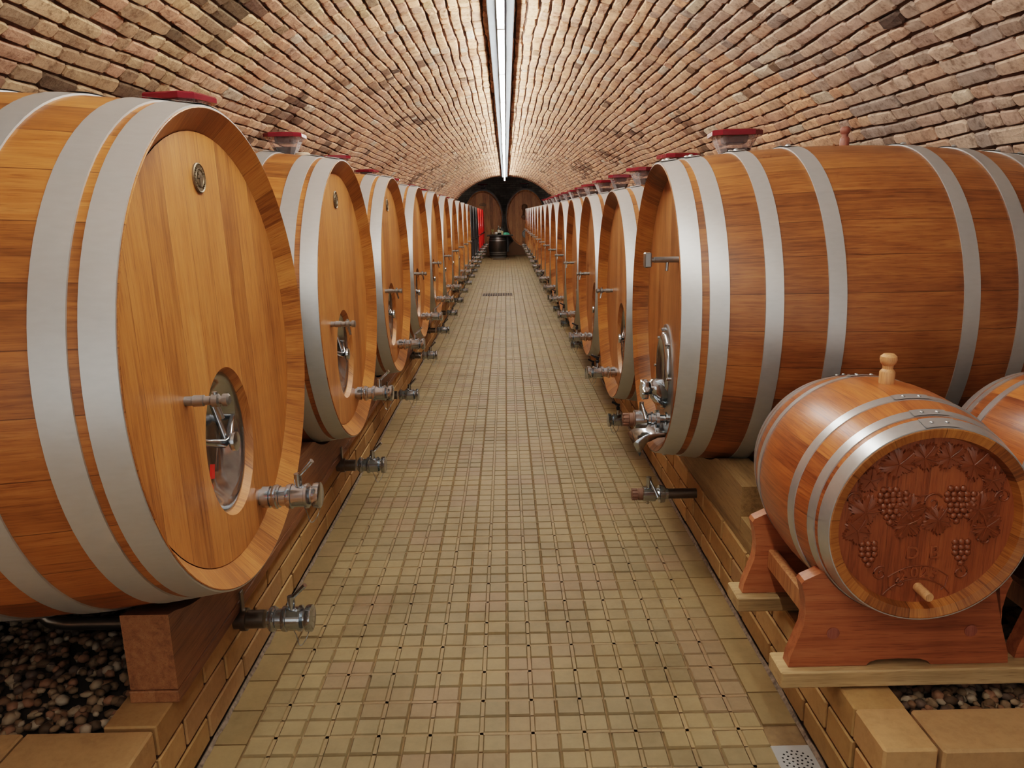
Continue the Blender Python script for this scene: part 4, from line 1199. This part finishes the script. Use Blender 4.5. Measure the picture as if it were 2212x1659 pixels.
for k,(yy,hh) in enumerate(((-.10,.03),(-.06,.06),(-.02,.05),(.03,.07),(.07,.05),(.10,.03))): mk.box(hxb,hxb+.012,yy-.012,yy+.012,1.05+.47,1.05+.50+hh,.002)
mk.box(hxb,hxb+.012,-.12,.12,1.05+.455,1.05+.475,.002)
mk.build('carved_emblem',M['ledge'],bx2,smooth=0)
for k,(X,lb) in enumerate(((.705,'right'),(-.80,'left'))):
    mb=MB(); pts=[(-.74,0),(-.72,.10),(-.62,.30),(-.50,.44),(-.45,.46)]
    A=[]; rx=.98*.685+.005;rz_=.985
    for q in range(21):
        t=-.45+.90*q/20; zz=1.27-rz_*sqrt(max(0,1-(t/rx)**2)); A.append((t,max(.12,zz)))
    poly=pts+A+[(-a_,b_) for a_,b_ in pts[::-1]]
    r=empty('cask_saddle',(X,26.92,0))
    for y0_ in (0,1.2):
        mb=MB(); mb.prism(poly,y0_,y0_+.12,'xz'); mb.build('saddle_board',M['big'],r,smooth=30)
    tag(r,'curved dark wooden saddle under the big %s oval cask'%lb,'saddle','saddles under the two big oval casks')
    o=dup(al); o.location=(X,27.65,1.27+1.052 if k==0 else 1.262+1.052); o.scale=(1.0,1.0,1.0)
    tag(o,'dim airlock with red lid on the big %s oval cask under the dark vault'%lb,'airlock','airlocks on the big oval casks')
# table barrel
tb=empty('barrel_table',(-.275,25.45,0))
Mz=Matrix.Translation((0,0,.36))@Matrix.Rotation(-pi/2,4,'Y')
MB().lathe([(-.36,.265)]+[(-.36+.72*i/10,.262+.045*(1-((i-5)/5)**2)) for i in range(11)]+[(.36,.25)],48,Mz,uvw=1.6).build('staves',M['dark_wood'],tb)
for z0,z1 in ((.0,.05),(.10,.135),(.20-.04,.20),(.56,.60),(.63,.66),(.68,.72)):
    f=lambda z:.262+.045*(1-((z-.36)/.36)**2)
    MB().lathe([(z0-.36,f(z0)+.004),(z1-.36,f(z1)+.004),(z1-.36,f(z1)-.002),(z0-.36,f(z0)-.002)],48,Mz,closed=True).build('hoop',M['hoop_dark'],tb,smooth=30)
MB().box(-.36,.51,-.34,.34,.722,.757).build('table_top',M['dark_wood'],tb,smooth=0,bevel=.008)
MB().box(.30,.36,-.2,.2,.20,.722).build('side_panel',M['black_wood'],tb,smooth=0,bevel=.006)
tag(tb,'dark barrel with a wooden top used as a table at the aisle end','table')
ZT=.757
def bottle(x,y,s,label,lm=True):
    r=empty('wine_bottle',(x,y,ZT)); Mz=Matrix.Rotation(-pi/2,4,'Y')
    MB().lathe([(a*s,b*s) for a,b in [(0,.034),(.003,.037),(.19,.037),(.215,.030),(.235,.016),(.25,.0145),(.30,.0145),(.302,.0)]],20,Mz,cap=(True,False)).build('bottle_body',M['bottleglass'],r,smooth=40)
    MB().lathe([(a*s,b*s) for a,b in [(.245,.0155),(.303,.0155),(.304,0)]],16,Mz,cap=(False,False)).build('foil',M['foil'],r,smooth=40)
    MB().lathe([(a*s,b*s) for a,b in [(.07,.0378),(.17,.0378)]],20,Mz,cap=(False,False)).build('paper_label',M['label'],r,smooth=40)
    tag(r,label,'bottle','wine bottles on the barrel table'); return r
bottle(-.245,25.35,1.0,'taller dark wine bottle with pale label in the middle of the barrel table')
bottle(-.185,25.50,.85,'shorter dark wine bottle standing behind the tall one on the barrel table')
r=empty('wine_glass',(-.10,25.38,ZT+.12)); 
cd=MB(); cd.lathe([(0,.034),(.002,.036),(.12,.036),(.125,.02),(.125,0)],20,Matrix.Rotation(-pi/2,4,'Y'),cap=(True,False)); cd=cd.build('pillar_candle',M['candle'],smooth=40); cd.location=(-.125,25.34,ZT); tag(cd,'cream pillar candle on the barrel table beside the teal cloth','candle')
bpy.data.objects.remove(r)
r=empty('wine_glass',(-.13,25.55,ZT)); Mz=Matrix.Rotation(-pi/2,4,'Y')
MB().lathe([(0,.036),(.003,.036),(.006,.005),(.09,.004),(.10,.012),(.13,.038),(.17,.042),(.22,.034)],20,Mz,cap=(True,False)).build('glass_bowl',M['wineglass'],r,smooth=50)
tag(r,'clear stemmed wine glass at the back of the barrel table','glass')
cl=MB(); vs=[];fs=[];n=24;m=8
for i in range(m+1):
    a=(pi/2)*i/m
    for k in range(n):
        t=2*pi*k/n; q=1+.18*sin(3*t+1)+.08*sin(7*t); vs.append((.105*cos(a)*cos(t)*q,.07*cos(a)*sin(t)*q,.075*sin(a)*(1+.15*sin(5*t))))
for i in range(m):
    for k in range(n): fs.append((i*n+k,i*n+(k+1)%n,(i+1)*n+(k+1)%n,(i+1)*n+k))
cl.add(vs,fs); o=cl.build('folded_cloth',M['teal'],smooth=60); o.location=(.00,25.34,ZT); tag(o,'crumpled teal cloth on the right of the barrel table','cloth')
w=MB(); w.sphere((0,0,.05),.055,18,12,(1,1,.95)); o=w.build('white_bowl',M['white'],smooth=60); o.location=(-.325,25.34,ZT); tag(o,'rounded white vessel left of the tall bottle on the barrel table','vessel')
r=empty('flower_jar',(-.44,25.36,ZT)); MB().lathe([(0,.03),(.09,.034),(.10,.028)],18,Mz,cap=(True,False)).build('jar',M['wineglass'],r,smooth=40)
fl=MB()
for k in range(14):
    a=k*2.4; rr=.02+.03*((k*7)%5)/5; p=(rr*cos(a),rr*sin(a),.13+.05*((k*3)%4)/4); fl.tube([(0,0,.02),(p[0]*.6,p[1]*.6,p[2]*.6),p],.002,5); fl.sphere(p,.014,8,5)
fl.build('dried_flowers',M['yellow'],r,smooth=60); tag(r,'glass jar of dried flowers at the left of the barrel table','jar')
# small red tag in the nearest left cask door
tg=MB(); c0=(-.727-.07-.03,1.93,.78)
tg.box(-.002,.002,-.028,.028,-.036,.036,M=Matrix.Translation(c0)@Matrix.Rotation(.5,4,'X')@Matrix.Rotation(.3,4,'Z'))
tg.box(-.002,.002,-.012,.012,-.02,.02,M=Matrix.Translation((c0[0]+.004,c0[1]+.02,c0[2]+.035))@Matrix.Rotation(-.3,4,'X'))
o=tg.build('paper_tag',M['tag'],smooth=0); tag(o,'crumpled red tag inside the door opening of the nearest left cask','tag')

# ------------------------------------------------------------------ light, world, camera
w=bpy.data.worlds.new('World'); sc.world=w; w.use_nodes=True
w.node_tree.nodes['Background'].inputs[0].default_value=(.9,.85,.8,1); w.node_tree.nodes['Background'].inputs[1].default_value=1.1

f=1603.0; pitch=radians(13.0545); yaw=radians(.26164); roll=radians(1.0)
F=Vector((sin(yaw)*cos(pitch),cos(yaw)*cos(pitch),-sin(pitch))); Rt=Vector((cos(yaw),-sin(yaw),0)); U=Rt.cross(F)
R2=Rt*cos(roll)-U*sin(roll); U2=Rt*sin(roll)+U*cos(roll)
cam=bpy.data.cameras.new('Camera'); co=bpy.data.objects.new('Camera',cam); C.objects.link(co)
cam.sensor_width=36; cam.sensor_fit='HORIZONTAL'; cam.lens=36*f/2212; cam.clip_start=.05; cam.clip_end=100
Mc=Matrix(((R2.x,U2.x,-F.x,0),(R2.y,U2.y,-F.y,0),(R2.z,U2.z,-F.z,1.5),(0,0,0,1))); co.matrix_world=Mc
sc.camera=co
sc.view_settings.view_transform='Filmic'
try: sc.view_settings.look='Medium High Contrast'
except Exception: pass
sc.view_settings.exposure=-0.12
sc.cycles.use_denoising=True
sc.cycles.max_bounces=6; sc.cycles.diffuse_bounces=3; sc.cycles.glossy_bounces=3; sc.cycles.transmission_bounces=3; sc.cycles.transparent_max_bounces=10
sc.cycles.use_adaptive_sampling=True; sc.cycles.adaptive_threshold=.09; sc.cycles.adaptive_min_samples=12
sc.cycles.caustics_reflective=False; sc.cycles.caustics_refractive=False
sc.cycles.sample_clamp_indirect=6.0
